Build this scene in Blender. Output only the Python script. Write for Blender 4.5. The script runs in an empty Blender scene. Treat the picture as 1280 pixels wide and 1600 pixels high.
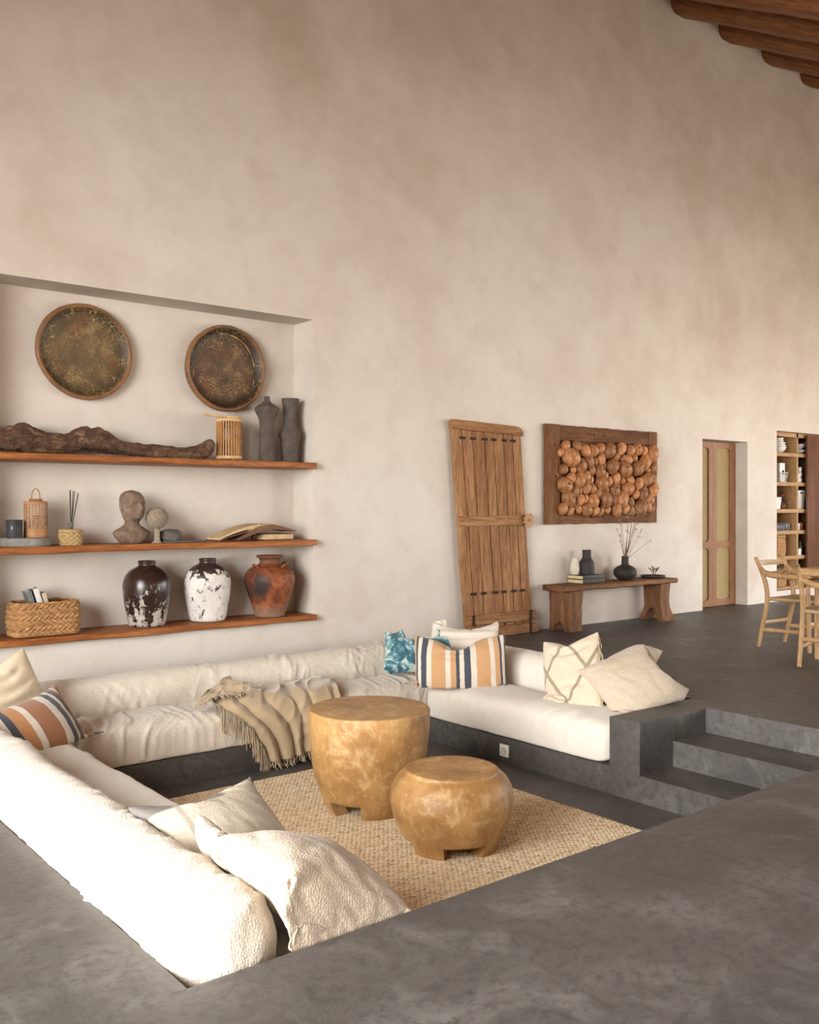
import bpy, bmesh, math, random
import numpy as np
from mathutils import Vector, Matrix
random.seed(7)
PI = math.pi
S = bpy.context.scene
COL = S.collection

# ------------------------------------------------------------------ noise
_R = np.random.RandomState(11)
_PERM = np.concatenate([_R.permutation(256)] * 3)
_G = _R.normal(size=(256, 3)); _G /= np.linalg.norm(_G, axis=1)[:, None]
def pn(p):
    """gradient noise at points p (N,3), about -1..1"""
    p = np.asarray(p, float)
    i = np.floor(p).astype(int); f = p - i; i = i & 255
    u = f * f * f * (f * (f * 6 - 15) + 10)
    out = 0
    for dx in (0, 1):
        for dy in (0, 1):
            for dz in (0, 1):
                h = _PERM[_PERM[_PERM[(i[..., 0] + dx) & 255] + ((i[..., 1] + dy) & 255)] + ((i[..., 2] + dz) & 255)] & 255
                g = _G[h]
                d = g[..., 0] * (f[..., 0] - dx) + g[..., 1] * (f[..., 1] - dy) + g[..., 2] * (f[..., 2] - dz)
                w = (u[..., 0] if dx else 1 - u[..., 0]) * (u[..., 1] if dy else 1 - u[..., 1]) * (u[..., 2] if dz else 1 - u[..., 2])
                out = out + w * d
    return out * 1.6
def fbm(p, o=3):
    p = np.asarray(p, float); s = 0; a = 1.0
    for k in range(o):
        s = s + a * pn(p * 2 ** k + 17.3 * k); a *= .5
    return s

# ------------------------------------------------------------------ objects
def tag(o, label=None, cat=None, group=None, kind=None):
    if label: o['label'] = label
    if cat: o['category'] = cat
    if group: o['group'] = group
    if kind: o['kind'] = kind
    return o
def thing(name, label, cat, loc=(0, 0, 0), rz=0, group=None):
    o = bpy.data.objects.new(name, None); COL.objects.link(o)
    o.empty_display_size = .1
    o.location = loc; o.rotation_euler = (0, 0, rz)
    return tag(o, label, cat, group)
def link(name, me, mat, parent=None, smooth=True):
    if mat is not None and not me.materials: me.materials.append(mat)
    if smooth:
        me.polygons.foreach_set('use_smooth', [True] * len(me.polygons))
    o = bpy.data.objects.new(name, me); COL.objects.link(o)
    if parent is not None: o.parent = parent
    return o
def raw(name, V, F, mat, parent=None, smooth=True, uv=None):
    me = bpy.data.meshes.new(name)
    me.from_pydata([tuple(map(float, v)) for v in V], [], [tuple(map(int, f)) for f in F])
    if uv is not None:
        L = me.uv_layers.new(name='UVMap')
        idx = np.empty(len(me.loops), int); me.loops.foreach_get('vertex_index', idx)
        L.data.foreach_set('uv', np.asarray(uv, float)[idx].ravel())
    me.update()
    return link(name, me, mat, parent, smooth)
def bm_obj(name, bm, mat, parent=None, smooth=False, angle=None):
    me = bpy.data.meshes.new(name)
    bmesh.ops.recalc_face_normals(bm, faces=bm.faces[:])
    bm.to_mesh(me); bm.free()
    o = link(name, me, mat, parent, smooth)
    if angle is not None:
        me.polygons.foreach_set('use_smooth', [True] * len(me.polygons))
        try: me.set_sharp_from_angle(angle=math.radians(angle))
        except Exception: pass
    return o
def gridfaces(nu, nv, cu=False, cv=False, off=0):
    F = []
    for i in range(nu if cu else nu - 1):
        for j in range(nv if cv else nv - 1):
            a = i * nv + j; b = ((i + 1) % nu) * nv + j
            c = ((i + 1) % nu) * nv + (j + 1) % nv; d = i * nv + (j + 1) % nv
            F.append((a + off, b + off, c + off, d + off))
    return F
def box_bm(bm, c, s, bev=0, rot=None, seg=2):
    r = bmesh.ops.create_cube(bm, size=1)
    vs = r['verts']
    for v in vs: v.co = Vector((v.co.x * s[0], v.co.y * s[1], v.co.z * s[2]))
    if bev:
        es = list({e for v in vs for e in v.link_edges})
        rr = bmesh.ops.bevel(bm, geom=es, offset=bev, segments=seg, affect='EDGES', profile=.5)
        vs = list({v for f in rr['faces'] for v in f.verts} | {v for v in vs if v.is_valid})
    m = Matrix.Translation(c) @ (rot.to_4x4() if rot is not None else Matrix())
    for v in vs: v.co = m @ v.co
    return vs
def box(name, c, s, mat, parent=None, bev=0.003, rot=None, seg=2):
    bm = bmesh.new(); box_bm(bm, c, s, bev, rot, seg)
    return bm_obj(name, bm, mat, parent, angle=35)
def tube_data(path, rad, n=8, cap=True, squash=None):
    P = [Vector(p) for p in path]
    rad = [float(q) for q in rad] if hasattr(rad, '__len__') else [float(rad)] * len(P)
    V = []; F = []
    up = None
    for i, p in enumerate(P):
        t = (P[min(i + 1, len(P) - 1)] - P[max(i - 1, 0)]).normalized()
        if up is None:
            up = Vector((0, 0, 1)) if abs(t.z) < .9 else Vector((0, 1, 0))
        a = t.cross(up).normalized(); b = a.cross(t).normalized(); up = b
        for k in range(n):
            th = 2 * PI * k / n
            q = p + rad[i] * (math.cos(th) * a + math.sin(th) * b * (squash or 1))
            V.append(q)
    F = gridfaces(len(P), n, False, True)
    if cap:
        F.append(tuple(range(n))[::-1]); F.append(tuple(range((len(P) - 1) * n, len(P) * n)))
    return V, F
def tubes(name, lst, mat, parent=None, n=8, squash=None):
    """several tubes joined in one part: lst of (path, rad)"""
    V = []; F = []
    for path, rad in lst:
        v, f = tube_data(path, rad, n, True, squash)
        o = len(V); V += v; F += [tuple(i + o for i in q) for q in f]
    return raw(name, V, F, mat, parent)
def lathe_data(prof, n=48, cx=0, cy=0, cz=0):
    V = []; F = []
    for r, z in prof:
        for k in range(n):
            t = 2 * PI * k / n
            V.append((cx + r * math.cos(t), cy + r * math.sin(t), cz + z))
    F = gridfaces(len(prof), n, False, True)
    F = [tuple(reversed(f)) for f in F]
    if prof[0][0] > 1e-5: F.append(tuple(range(n))[::-1])
    if prof[-1][0] > 1e-5: F.append(tuple(range((len(prof) - 1) * n, len(prof) * n)))
    return V, F
def lathe(name, prof, mat, parent=None, n=48, loc=(0, 0, 0), smooth_prof=0):
    for _ in range(smooth_prof):
        q = [prof[0]]
        for a, b in zip(prof[:-1], prof[1:]):
            q += [(a[0] * .75 + b[0] * .25, a[1] * .75 + b[1] * .25), (a[0] * .25 + b[0] * .75, a[1] * .25 + b[1] * .75)]
        q.append(prof[-1]); prof = q
    V, F = lathe_data(prof, n, *loc)
    o = raw(name, V, F, mat, parent)
    return o
def recalc(o):
    bm = bmesh.new(); bm.from_mesh(o.data); bmesh.ops.recalc_face_normals(bm, faces=bm.faces[:]); bm.to_mesh(o.data); bm.free()
    return o
def subsurf(o, l=1):
    m = o.modifiers.new('sub', 'SUBSURF'); m.levels = l; m.render_levels = l
    return o
def copy_tree(o, parent=None):
    c = o.copy(); COL.objects.link(c); c.parent = parent
    for ch in list(o.children): copy_tree(ch, c)
    return c

# ------------------------------------------------------------------ materials
class Mat:
    def __init__(s, name, rough=.6, **kw):
        s.m = bpy.data.materials.new(name); s.m.use_nodes = True
        s.t = s.m.node_tree; s.n = s.t.nodes
        s.b = s.n['Principled BSDF']; s.set(Roughness=rough, **kw)
        s._bump = None
    def set(s, **kw):
        for k, v in kw.items():
            k = k.replace('_', ' ')
            if hasattr(v, 'is_linked') or isinstance(v, bpy.types.NodeSocket): s.t.links.new(v, s.b.inputs[k])
            else:
                if isinstance(v, tuple) and len(v) == 3 and k in ('Base Color',): v = (*v, 1)
                s.b.inputs[k].default_value = v
        return s
    def _in(s, sock, v):
        if isinstance(v, bpy.types.NodeSocket): s.t.links.new(v, sock)
        elif v is not None:
            if isinstance(v, tuple) and len(v) == 3 and sock.type == 'RGBA': v = (*v, 1)
            sock.default_value = v
    def co(s, kind='Object', scale=(1, 1, 1), rot=(0, 0, 0), loc=(0, 0, 0)):
        c = s.n.new('ShaderNodeTexCoord'); m = s.n.new('ShaderNodeMapping')
        s.t.links.new(c.outputs[kind], m.inputs['Vector'])
        m.inputs['Scale'].default_value = scale if hasattr(scale, '__len__') else (scale,) * 3
        m.inputs['Rotation'].default_value = rot; m.inputs['Location'].default_value = loc
        return m.outputs[0]
    def noise(s, v, scale=5, detail=4, rough=.55, dist=0, out='Fac'):
        n = s.n.new('ShaderNodeTexNoise'); s._in(n.inputs['Vector'], v)
        n.inputs['Scale'].default_value = scale; n.inputs['Detail'].default_value = detail
        n.inputs['Roughness'].default_value = rough; n.inputs['Distortion'].default_value = dist
        return n.outputs[0] if out == 'Fac' else n.outputs[1]
    def vor(s, v, scale=5, feat='F1', rnd=1.0, out='Distance'):
        n = s.n.new('ShaderNodeTexVoronoi'); s._in(n.inputs['Vector'], v); n.feature = feat
        n.inputs['Scale'].default_value = scale; n.inputs['Randomness'].default_value = rnd
        return n.outputs[out]
    def wave(s, v, scale=5, dist=0, detail=2, dscale=1, kind='BANDS', d='X', prof='SIN'):
        n = s.n.new('ShaderNodeTexWave'); s._in(n.inputs['Vector'], v)
        n.wave_type = kind; n.wave_profile = prof
        if kind == 'BANDS': n.bands_direction = d
        else: n.rings_direction = d
        n.inputs['Scale'].default_value = scale; n.inputs['Distortion'].default_value = dist
        n.inputs['Detail'].default_value = detail; n.inputs['Detail Scale'].default_value = dscale
        return n.outputs['Fac']
    def ramp(s, f, *stops, interp='LINEAR'):
        n = s.n.new('ShaderNodeValToRGB'); s._in(n.inputs[0], f); e = n.color_ramp.elements
        n.color_ramp.interpolation = interp
        while len(e) < len(stops): e.new(.5)
        for q, (p, c) in zip(e, stops):
            q.position = p; c = (c, c, c) if not hasattr(c, '__len__') else c; q.color = (*c[:3], 1)
        return n.outputs[0]
    def mix(s, f, a, b, mode='MIX'):
        n = s.n.new('ShaderNodeMix'); n.data_type = 'RGBA'; n.blend_type = mode
        s._in(n.inputs[0], f); s._in(n.inputs[6], a); s._in(n.inputs[7], b)
        return n.outputs[2]
    def ma(s, op, a, b=0.0, c=None):
        n = s.n.new('ShaderNodeMath'); n.operation = op
        s._in(n.inputs[0], a); s._in(n.inputs[1], b)
        if c is not None: s._in(n.inputs[2], c)
        return n.outputs[0]
    def sep(s, v):
        n = s.n.new('ShaderNodeSeparateXYZ'); s._in(n.inputs[0], v); return n.outputs
    def comb(s, x, y, z=0.0):
        n = s.n.new('ShaderNodeCombineXYZ')
        for i, q in enumerate((x, y, z)): s._in(n.inputs[i], q)
        return n.outputs[0]
    def bump(s, h, strength=.3, dist=.01):
        n = s.n.new('ShaderNodeBump'); s._in(n.inputs['Height'], h)
        n.inputs['Strength'].default_value = strength; n.inputs['Distance'].default_value = dist
        if s._bump is not None: s.t.links.new(s._bump, n.inputs['Normal'])
        s._bump = n.outputs[0]; s.t.links.new(s._bump, s.b.inputs['Normal'])
        return s
def simple(name, col, rough=.6, var=.12, scale=8, bump=0, **kw):
    kw.setdefault('Specular_IOR_Level', .3)
    g = Mat(name, rough, **kw); v = g.co('Object')
    f = g.noise(v, scale, 4)
    d = tuple(c * (1 - var) for c in col); l = tuple(min(1, c * (1 + var)) for c in col)
    g.set(Base_Color=g.ramp(f, (.3, d), (.7, l)))
    if bump: g.bump(g.noise(v, scale * 6, 3), bump, .004)
    return g.m
def wood(name, dark, mid, light, axis='X', rough=.55, scale=1.0, knots=True, bump=.25, coord='Object'):
    g = Mat(name, rough, Specular_IOR_Level=.22)
    k = {'X': (.7, 9, 9), 'Y': (9, .7, 9), 'Z': (9, 9, .7)}[axis]
    v = g.co(coord, tuple(q * scale for q in k))
    f1 = g.noise(v, 1.6, 5, .6, .6)
    f2 = g.noise(v, 9, 4, .7, .3)
    big = g.noise(g.co(coord, 1.3 * scale), 1.2, 2)
    c = g.ramp(f1, (.25, dark), (.48, mid), (.78, light))
    c = g.mix(g.ramp(f2, (.42, .55), (.62, 0.0)), c, tuple(q * .45 for q in dark))
    c = g.mix(g.ramp(big, (.3, .35), (.7, 0.0)), c, dark)
    g.set(Base_Color=c)
    g.bump(f2, bump, .006); g.bump(f1, bump * .8, .01)
    return g.m

def make_plaster():
    g = Mat('plaster', .9)
    v = g.co('Object')
    n1 = g.noise(v, .5, 4, .55, .3); n2 = g.noise(v, 1.7, 5, .6, .3); n3 = g.noise(v, 3.6, 6, .66, .3); n4 = g.noise(v, 24, 4, .65)
    c = g.ramp(n1, (.32, (.51, .435, .365)), (.50, (.58, .525, .465)), (.70, (.63, .59, .535)))
    c = g.mix(g.ramp(n2, (.40, .0), (.66, .6)), c, (.65, .61, .555))
    c = g.mix(g.ramp(n3, (.46, 0.0), (.78, .36)), c, (.43, .36, .30))
    sc = g.noise(g.co('Object', (1.2, 1, 4), (0, .3, 0)), 2.6, 6, .78, 1.0)
    c = g.mix(g.ramp(sc, (.61, 0.0), (.70, .35)), c, (.72, .67, .61))
    g.set(Base_Color=c, Specular_IOR_Level=.2)
    g.bump(n2, .15, .03); g.bump(n3, .18, .012); g.bump(n4, .12, .004); g.bump(g.ramp(sc, (.6, 0.0), (.72, 1.0)), .2, .006)
    return g.m
def make_concrete(name, a, b, c3, rough=(.38, .62)):
    g = Mat(name, .5)
    v = g.co('Object')
    n1 = g.noise(v, .9, 6, .65, .8); n2 = g.noise(v, 3.2, 7, .72, .8); n3 = g.noise(v, 26, 5, .75); n4 = g.noise(g.co('Object', (1, 3.2, 1), (0, 0, .35)), 1.6, 7, .7, 1.5)
    c = g.ramp(n1, (.32, a), (.52, b), (.70, tuple(q * 1.25 for q in b)))
    c = g.mix(g.ramp(n2, (.49, 0.0), (.68, .6)), c, c3)
    c = g.mix(g.ramp(n4, (.60, 0.0), (.78, .4)), c, c3)
    c = g.mix(g.ramp(n3, (.38, .6), (.52, 0.0)), c, tuple(q * .7 for q in a))
    g.set(Base_Color=c, Roughness=g.ramp(n2, (.3, rough[0]), (.7, rough[1])))
    s = g.noise(g.co('Object', (1, 4, 1), (0, 0, .6)), 5, 6, .8, 2)
    g.bump(n2, .18, .02); g.bump(g.noise(v, 45, 4, .75), .25, .004); g.bump(s, .18, .008)
    return g.m
def make_linen(name, a, b, nub=150, strength=.5, spots=None, coord='Object', nub_dark=.25):
    """woven nubby cloth"""
    g = Mat(name, .9, Sheen_Weight=.25)
    v = g.co(coord)
    dn = g.mix(.012, v, g.noise(v, 14, 3, out='Color'))
    cell = g.vor(dn, nub, 'F1', .55)
    n1 = g.noise(v, 3, 4); n2 = g.noise(v, 30, 3)
    c = g.ramp(n1, (.3, a), (.7, b))
    c = g.mix(g.ramp(n2, (.45, 0.0), (.75, .18)), c, tuple(q * .72 for q in a))
    c = g.mix(g.ramp(cell, (.35, 0.0), (.75, nub_dark)), c, tuple(q * .5 for q in a))
    if spots:
        f = g.noise(v, spots[1], 5, .7, .5)
        c = g.mix(g.ramp(f, (.5, 0.0), (.68, spots[2])), c, spots[0])
    g.set(Base_Color=c, Specular_IOR_Level=.15)
    h = g.ramp(cell, (0, 1.0), (.7, 0.0))
    g.bump(h, strength, .004)
    return g.m
def make_stripes(name, bands, coord='UV', fuzz=.012):
    """bands: list of (position 0..1, colour): stripes across u"""
    g = Mat(name, .9, Sheen_Weight=.2)
    u = g.co('UV'); x = g.sep(u)[0]
    w = g.noise(u, 9, 4); w2 = g.noise(u, 70, 2)
    x = g.ma('ADD', x, g.ma('MULTIPLY', g.ma('SUBTRACT', w, .5), fuzz))
    x = g.ma('ADD', x, g.ma('MULTIPLY', g.ma('SUBTRACT', w2, .5), .008))
    c = g.ramp(x, *bands, interp='CONSTANT')
    c = g.mix(g.ramp(g.noise(u, 130, 3), (.4, .28), (.6, 0.0)), c, (.12, .1, .08))
    g.set(Base_Color=c, Specular_IOR_Level=.15)
    g.bump(g.noise(g.co('UV', (260, 160, 1)), 1, 2), .4, .003)
    return g.m
def make_ceramic(name, a, b, rough=.6, scale=9, bump=.2, spec=.3):
    g = Mat(name, rough, Specular_IOR_Level=spec); v = g.co('Object')
    g.set(Base_Color=g.ramp(g.noise(v, scale, 5, .65), (.3, a), (.7, b)))
    g.bump(g.noise(v, scale * 5, 4), bump, .004)
    return g.m
# ------------------------------------------------------------------ shared materials
PLASTER = make_plaster()
FLOORM = make_concrete('dark_concrete', (.048, .043, .039), (.074, .067, .062), (.165, .153, .144))
WOOD_SHELF = wood('shelf_wood', (.20, .062, .018), (.40, .145, .045), (.56, .25, .09), 'X', .5)
WOOD_OLD = wood('old_door_wood', (.15, .062, .024), (.38, .185, .075), (.57, .34, .17), 'Z', .7, bump=.5)
WOOD_OLDX = wood('old_door_wood_cross', (.16, .068, .026), (.39, .195, .08), (.57, .34, .17), 'X', .7, bump=.5)
WOOD_FRAME = wood('weathered_frame_wood', (.06, .022, .009), (.17, .070, .028), (.30, .15, .065), 'X', .75, bump=.8)
WOOD_FRAMEZ = wood('weathered_frame_wood_upright', (.08, .030, .011), (.22, .098, .040), (.36, .19, .085), 'Z', .75, bump=.8)
WOOD_BENCH = wood('bench_wood', (.12, .048, .020), (.27, .125, .055), (.42, .235, .12), 'X', .7, bump=.7)
WOOD_BENCHZ = wood('bench_leg_wood', (.09, .035, .015), (.23, .105, .046), (.38, .20, .10), 'Z', .7, bump=.9)
WOOD_OAK = wood('oak_chair_wood', (.36, .20, .085), (.50, .31, .15), (.60, .40, .22), 'Z', .45, bump=.1)
WOOD_OAKX = wood('oak_wood_cross', (.36, .20, .085), (.50, .31, .15), (.60, .40, .22), 'X', .45, bump=.1)
WOOD_PANTRY = wood('pantry_wood', (.33, .18, .075), (.45, .265, .12), (.54, .34, .17), 'X', .5, bump=.1)
WOOD_DOOR = wood('rattan_door_wood', (.20, .085, .036), (.31, .15, .07), (.40, .215, .11), 'Z', .5, bump=.15)
WOOD_SLIDE = wood('sliding_door_wood', (.085, .032, .015), (.165, .066, .032), (.25, .115, .06), 'Z', .6, bump=.4)
WOOD_BEAM = wood('roof_beam_wood', (.13, .045, .016), (.25, .10, .038), (.40, .19, .08), 'Y', .6, bump=.4)
WOOD_CEIL = wood('ceiling_board_wood', (.30, .15, .062), (.46, .26, .115), (.56, .35, .17), 'Y', .7, bump=.3)
IRON = simple('dark_iron', (.040, .027, .020), .9, .3, 30, .3, Specular_IOR_Level=.15)
LINEN_N = make_linen('nubby_linen', (.62, .555, .46), (.69, .63, .535), 120, .45, nub_dark=.30)
LINEN_S = make_linen('smooth_linen', (.62, .565, .49), (.67, .62, .55), 260, .25, nub_dark=.15)
LINEN_P = make_linen('pillow_linen', (.45, .37, .275), (.525, .445, .345), 118, .5, nub_dark=.3)

# ------------------------------------------------------------------ shell
WY = 6.61
def cells(xs, ys, H, names, mats):
    """height field of cells; H[i][j] = (height, which object)"""
    acc = {k: ([], []) for k in names}
    def quad(k, q):
        V, F = acc[k]; o = len(V); V += q; F.append(tuple(range(o, o + 4)))
    nx, ny = len(xs) - 1, len(ys) - 1
    for i in range(nx):
        for j in range(ny):
            h, k = H(i, j)
            x0, x1, y0, y1 = xs[i], xs[i + 1], ys[j], ys[j + 1]
            quad(k, [(x0, y0, h), (x1, y0, h), (x1, y1, h), (x0, y1, h)])
            for di, dj, a, b in ((1, 0, (x1, y0), (x1, y1)), (-1, 0, (x0, y1), (x0, y0)), (0, 1, (x1, y1), (x0, y1)), (0, -1, (x0, y0), (x1, y0))):
                ii, jj = i + di, j + dj
                if 0 <= ii < nx and 0 <= jj < ny and H(ii, jj)[0] < h - 1e-6:
                    l = H(ii, jj)[0]
                    quad(k, [(*a, l), (*b, l), (*b, h), (*a, h)])
    for k in names:
        V, F = acc[k]
        o = raw(k, V, F, mats[k], None, False); o['kind'] = 'structure'
        bm = bmesh.new(); bm.from_mesh(o.data); bmesh.ops.remove_doubles(bm, verts=bm.verts, dist=1e-5); bm.to_mesh(o.data); bm.free()
PZ = -.46
xs = [-4.2, 1.09, 1.86, 4.46, 4.78, 5.116, 5.30, 15.6]
ys = [-2.1, 2.265, 3.40, 3.62, 5.41, 6.20, 7.2]
def HF(i, j):
    x = (xs[i] + xs[i + 1]) / 2; y = (ys[j] + ys[j + 1]) / 2
    if not (1.09 < x < 5.30 and 2.265 < y < 6.20): return 0, 'floor'
    if y > 5.41: return -.297, 'bench_base'
    if x < 1.86: return -.297, 'bench_base'
    if x < 4.46: return PZ, 'floor_pit'
    if y > 3.62: return -.297, 'bench_base'
    if y > 3.40: return 0, 'bench_base'
    if x < 4.78: return -.307, 'floor_steps'
    if x < 5.116: return -.153, 'floor_steps'
    return 0, 'floor'
cells(xs, ys, HF, ['floor', 'floor_pit', 'bench_base', 'floor_steps'], {'floor': FLOORM, 'floor_pit': FLOORM, 'bench_base': FLOORM, 'floor_steps': FLOORM})
# back wall with recesses: (x0,x1,z0,z1,depth)
HOLES = [(1.70, 4.313, .305, 2.805, .30), (9.88, 10.86, 0, 2.068, .24), (11.56, 14.2, .135, 2.25, .5)]
CEIL = lambda y: 7.40 - .559 * (WY - y)
def back_wall():
    X = sorted({-4.2, 15.6, *[h[0] for h in HOLES], *[h[1] for h in HOLES]})
    Z = sorted({-.5, 7.45, *[h[2] for h in HOLES], *[h[3] for h in HOLES]})
    V = []; F = []
    def q(a):
        o = len(V); V.extend(a); F.append((o, o + 1, o + 2, o + 3))
    for i in range(len(X) - 1):
        for j in range(len(Z) - 1):
            x0, x1, z0, z1 = X[i], X[i + 1], Z[j], Z[j + 1]; c = ((x0 + x1) / 2, (z0 + z1) / 2)
            if any(h[0] < c[0] < h[1] and h[2] < c[1] < h[3] for h in HOLES): continue
            q([(x0, WY, z0), (x1, WY, z0), (x1, WY, z1), (x0, WY, z1)])
    for x0, x1, z0, z1, d in HOLES:
        y = WY + d
        q([(x0, y, z0), (x1, y, z0), (x1, y, z1), (x0, y, z1)])
        q([(x0, WY, z0), (x0, y, z0), (x0, y, z1), (x0, WY, z1)])
        q([(x1, y, z0), (x1, WY, z0), (x1, WY, z1), (x1, y, z1)])
        q([(x0, WY, z1), (x0, y, z1), (x1, y, z1), (x1, WY, z1)])
        if z0 > 0: q([(x0, y, z0), (x0, WY, z0), (x1, WY, z0), (x1, y, z0)])
    # outer skin
    q([(-4.2, 7.3, -.5), (-4.2, 7.3, 7.45), (15.6, 7.3, 7.45), (15.6, 7.3, -.5)])
    o = raw('wall_back', V, F, PLASTER, None, False); o['kind'] = 'structure'
    bm = bmesh.new(); bm.from_mesh(o.data); bmesh.ops.remove_doubles(bm, verts=bm.verts, dist=1e-5); bm.to_mesh(o.data); bm.free()
back_wall()
# gable walls, each with one wide glazed opening
def side_wall(name, x, y0, y1, z1):
    o = raw(name, [(x, -2.1, 0), (x, y0, 0), (x, y1, 0), (x, WY, 0), (x, y0, z1(y0)), (x, y1, z1(y1)), (x, -2.1, CEIL(-2.1)), (x, WY, CEIL(WY)), (x, y0, CEIL(y0)), (x, y1, CEIL(y1))],
            [(0, 1, 8, 6), (2, 3, 7, 9), (4, 5, 9, 8)], PLASTER, None, False)
    o['kind'] = 'structure'
side_wall('wall_left', -2.4, -1.1, 4.0, lambda y: min(3.55, CEIL(y) - .25))
side_wall('wall_right', 15.6, -1.2, 3.8, lambda y: 2.85)
V = []; F = []
for x0, x1, z0, z1 in ((-4.2, 9.0, 0, 2.5), (14.4, 15.6, 0, 2.5), (-4.2, 15.6, 2.4, CEIL(-2.1))):
    o = len(V); V += [(x0, -2.1, z0), (x1, -2.1, z0), (x1, -2.1, z1), (x0, -2.1, z1)]; F.append((o, o + 1, o + 2, o + 3))
raw('wall_front', V, F, PLASTER, None, False)['kind'] = 'structure'
raw('ceiling', [(-4.3, -2.2, CEIL(-2.2)), (15.7, -2.2, CEIL(-2.2)), (15.7, 6.75, CEIL(6.75)), (-4.3, 6.75, CEIL(6.75))], [(0, 1, 2, 3)], WOOD_CEIL, None, False)['kind'] = 'structure'
# sloping beams, lower edges rounded; their upper ends run into the wall
def beam(x):
    w, h, r = .36, .36, .11
    prof = [(0, h)]
    for k in range(7):
        a = PI + PI / 2 * k / 6; prof.append((r + r * math.cos(a), r + r * math.sin(a)))
    for k in range(7):
        a = 1.5 * PI + PI / 2 * k / 6; prof.append((w - r + r * math.cos(a), r + r * math.sin(a)))
    prof.append((w, h)); n = len(prof); V = []
    for y in np.linspace(.28, -9.7, 30):
        for a, b in prof:
            j = .012 * float(pn(np.array([[x * 3, y * 1.7, a * 4 + b * 3]]))[0])
            V.append((a + j, y, b + j))
    F = gridfaces(30, n, False, True); F.append(tuple(range(n))); F.append(tuple(range(29 * n, 30 * n))[::-1])
    o = raw('ceiling_beam', V, F, WOOD_BEAM); o['kind'] = 'structure'
    o.location = (x, WY, 7.0); o.rotation_euler.x = math.atan(.559)
for k in range(-1, 6): beam(9.25 + .965 * k)

# ------------------------------------------------------------------ soft furnishing
def cushion(name, x, y, z, axis, mat, p_end=9, p_sec=3.6, wr=.006, dirs=(1, 1), freq=9, seed=0, n=180, m=72, crown=0, sag=0):
    """long soft upholstered block between x, y, z ranges, rounded ends, creased cloth"""
    L = (x[1] - x[0]) if axis == 'X' else (y[1] - y[0])
    W = (y[1] - y[0]) if axis == 'X' else (x[1] - x[0])
    Hh = z[1] - z[0]
    ph = np.linspace(-PI / 2 + .03, PI / 2 - .03, n)
    # even spacing in the middle, tight at the ends
    t = np.sin(ph) * .25 + (ph / (PI / 2 - .03)) * .75
    t = np.clip(t / np.abs(t).max(), -1, 1)
    e = np.minimum(.16 / L * 2, .45)       # length of the rounded end as share
    q = np.clip((np.abs(t) - (1 - e)) / e, 0, 1)
    s = np.maximum((1 - q ** (p_end / 3)) ** (3 / p_end), .02)
    s = np.where(q >= 1, .12, s)
    th = np.linspace(0, 2 * PI, m, endpoint=False)
    c = np.sign(np.cos(th)) * np.abs(np.cos(th)) ** (2 / p_sec); d = np.sign(np.sin(th)) * np.abs(np.sin(th)) ** (2 / p_sec)
    c = np.where(np.sin(th) < 0, np.sign(np.cos(th)) * np.abs(np.cos(th)) ** (2 / 16), c); d = np.where(np.sin(th) < 0, -np.abs(np.sin(th)) ** (2 / 16), d)
    T, C = np.meshgrid(t * L / 2, c * W / 2, indexing='ij'); _, D = np.meshgrid(t, d * Hh / 2, indexing='ij')
    Sx = s[:, None]
    A = C * Sx; B = D * Sx
    # creases
    pos = np.stack([T, A, B], -1)
    nn = np.stack([np.zeros_like(A), A / (W / 2) ** 2, B / (Hh / 2) ** 2], -1); nn /= np.linalg.norm(nn, axis=-1, keepdims=True) + 1e-9
    arc = np.linspace(0, W + Hh, m)[None, :] * np.ones_like(T)
    def ridges(k, d0, d1, o):
        q1 = np.stack([(T * d0 + arc * .8 * d1) * freq * k, (arc * d0 - T * d1 * .8) * freq * k * .20, np.full_like(T, seed * 3.1 + o)], -1)
        q1 = q1 + .35 * pn(np.stack([T * 5, arc * 5, np.full_like(T, seed + o)], -1))[..., None]
        return (1 - np.abs(pn(q1))) ** 5
    def patch(f, o): return np.clip(.35 + 1.3 * pn(np.stack([T * f, arc * f, np.full_like(T, seed + o)], -1)), 0.0, 1)
    ridge = ridges(1, dirs[0], dirs[1], 0) * patch(2.0, 9.) + .7 * ridges(1.9, dirs[0], -dirs[1] * .7, 5) * patch(3.1, 21.) + .45 * ridges(2.7, dirs[0], dirs[1] * 1.5, 8) * patch(2.6, 33.)
    mask = 1.0
    big = pn(pos * 4 + seed) * .010 + pn(pos * 11 + seed) * .003
    disp = wr * (ridge - .2) * 1.6 + big
    disp = disp * np.clip(1.25 + B / (Hh / 2) * 1.0, .12, 1)
    P = pos + nn * disp[..., None]
    P[..., 2] = np.maximum(P[..., 2], -Hh / 2)
    if crown: P[..., 2] += crown * (1 - (A / (W / 2)) ** 2) * (B > 0)
    if sag: P[..., 2] += sag * np.sin(T * 2.1 + seed)
    P = P.reshape(-1, 3)
    if axis == 'Y': P = np.stack([P[:, 1], P[:, 0], P[:, 2]], 1)
    ctr = np.array([sum(x) / 2, sum(y) / 2, sum(z) / 2])
    F = gridfaces(n, m, False, True)
    if axis == 'X': F = [tuple(reversed(f)) for f in F]
    F += [tuple(range(m)), tuple(range((n - 1) * m, n * m))]
    o = recalc(raw(name, P, F, mat)); o.location = ctr
    return o
SB = -.297
tag(cushion('seat_cushion', (1.446, 1.862), (2.30, 5.395), (SB, -.045), 'Y', LINEN_S, wr=.003, freq=6, seed=1), 'cream linen seat cushion under the two near pillows, beside the sunlit bolster', 'cushion', 'seat cushions of the sunken sofa')
tag(cushion('seat_cushion', (1.446, 4.962), (5.412, 5.885), (SB, -.05), 'X', LINEN_N, wr=.012, freq=10, seed=2, n=300, m=90), 'nubby cream seat cushion under the fringed throw, along the shelf wall', 'cushion', 'seat cushions of the sunken sofa')
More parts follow.
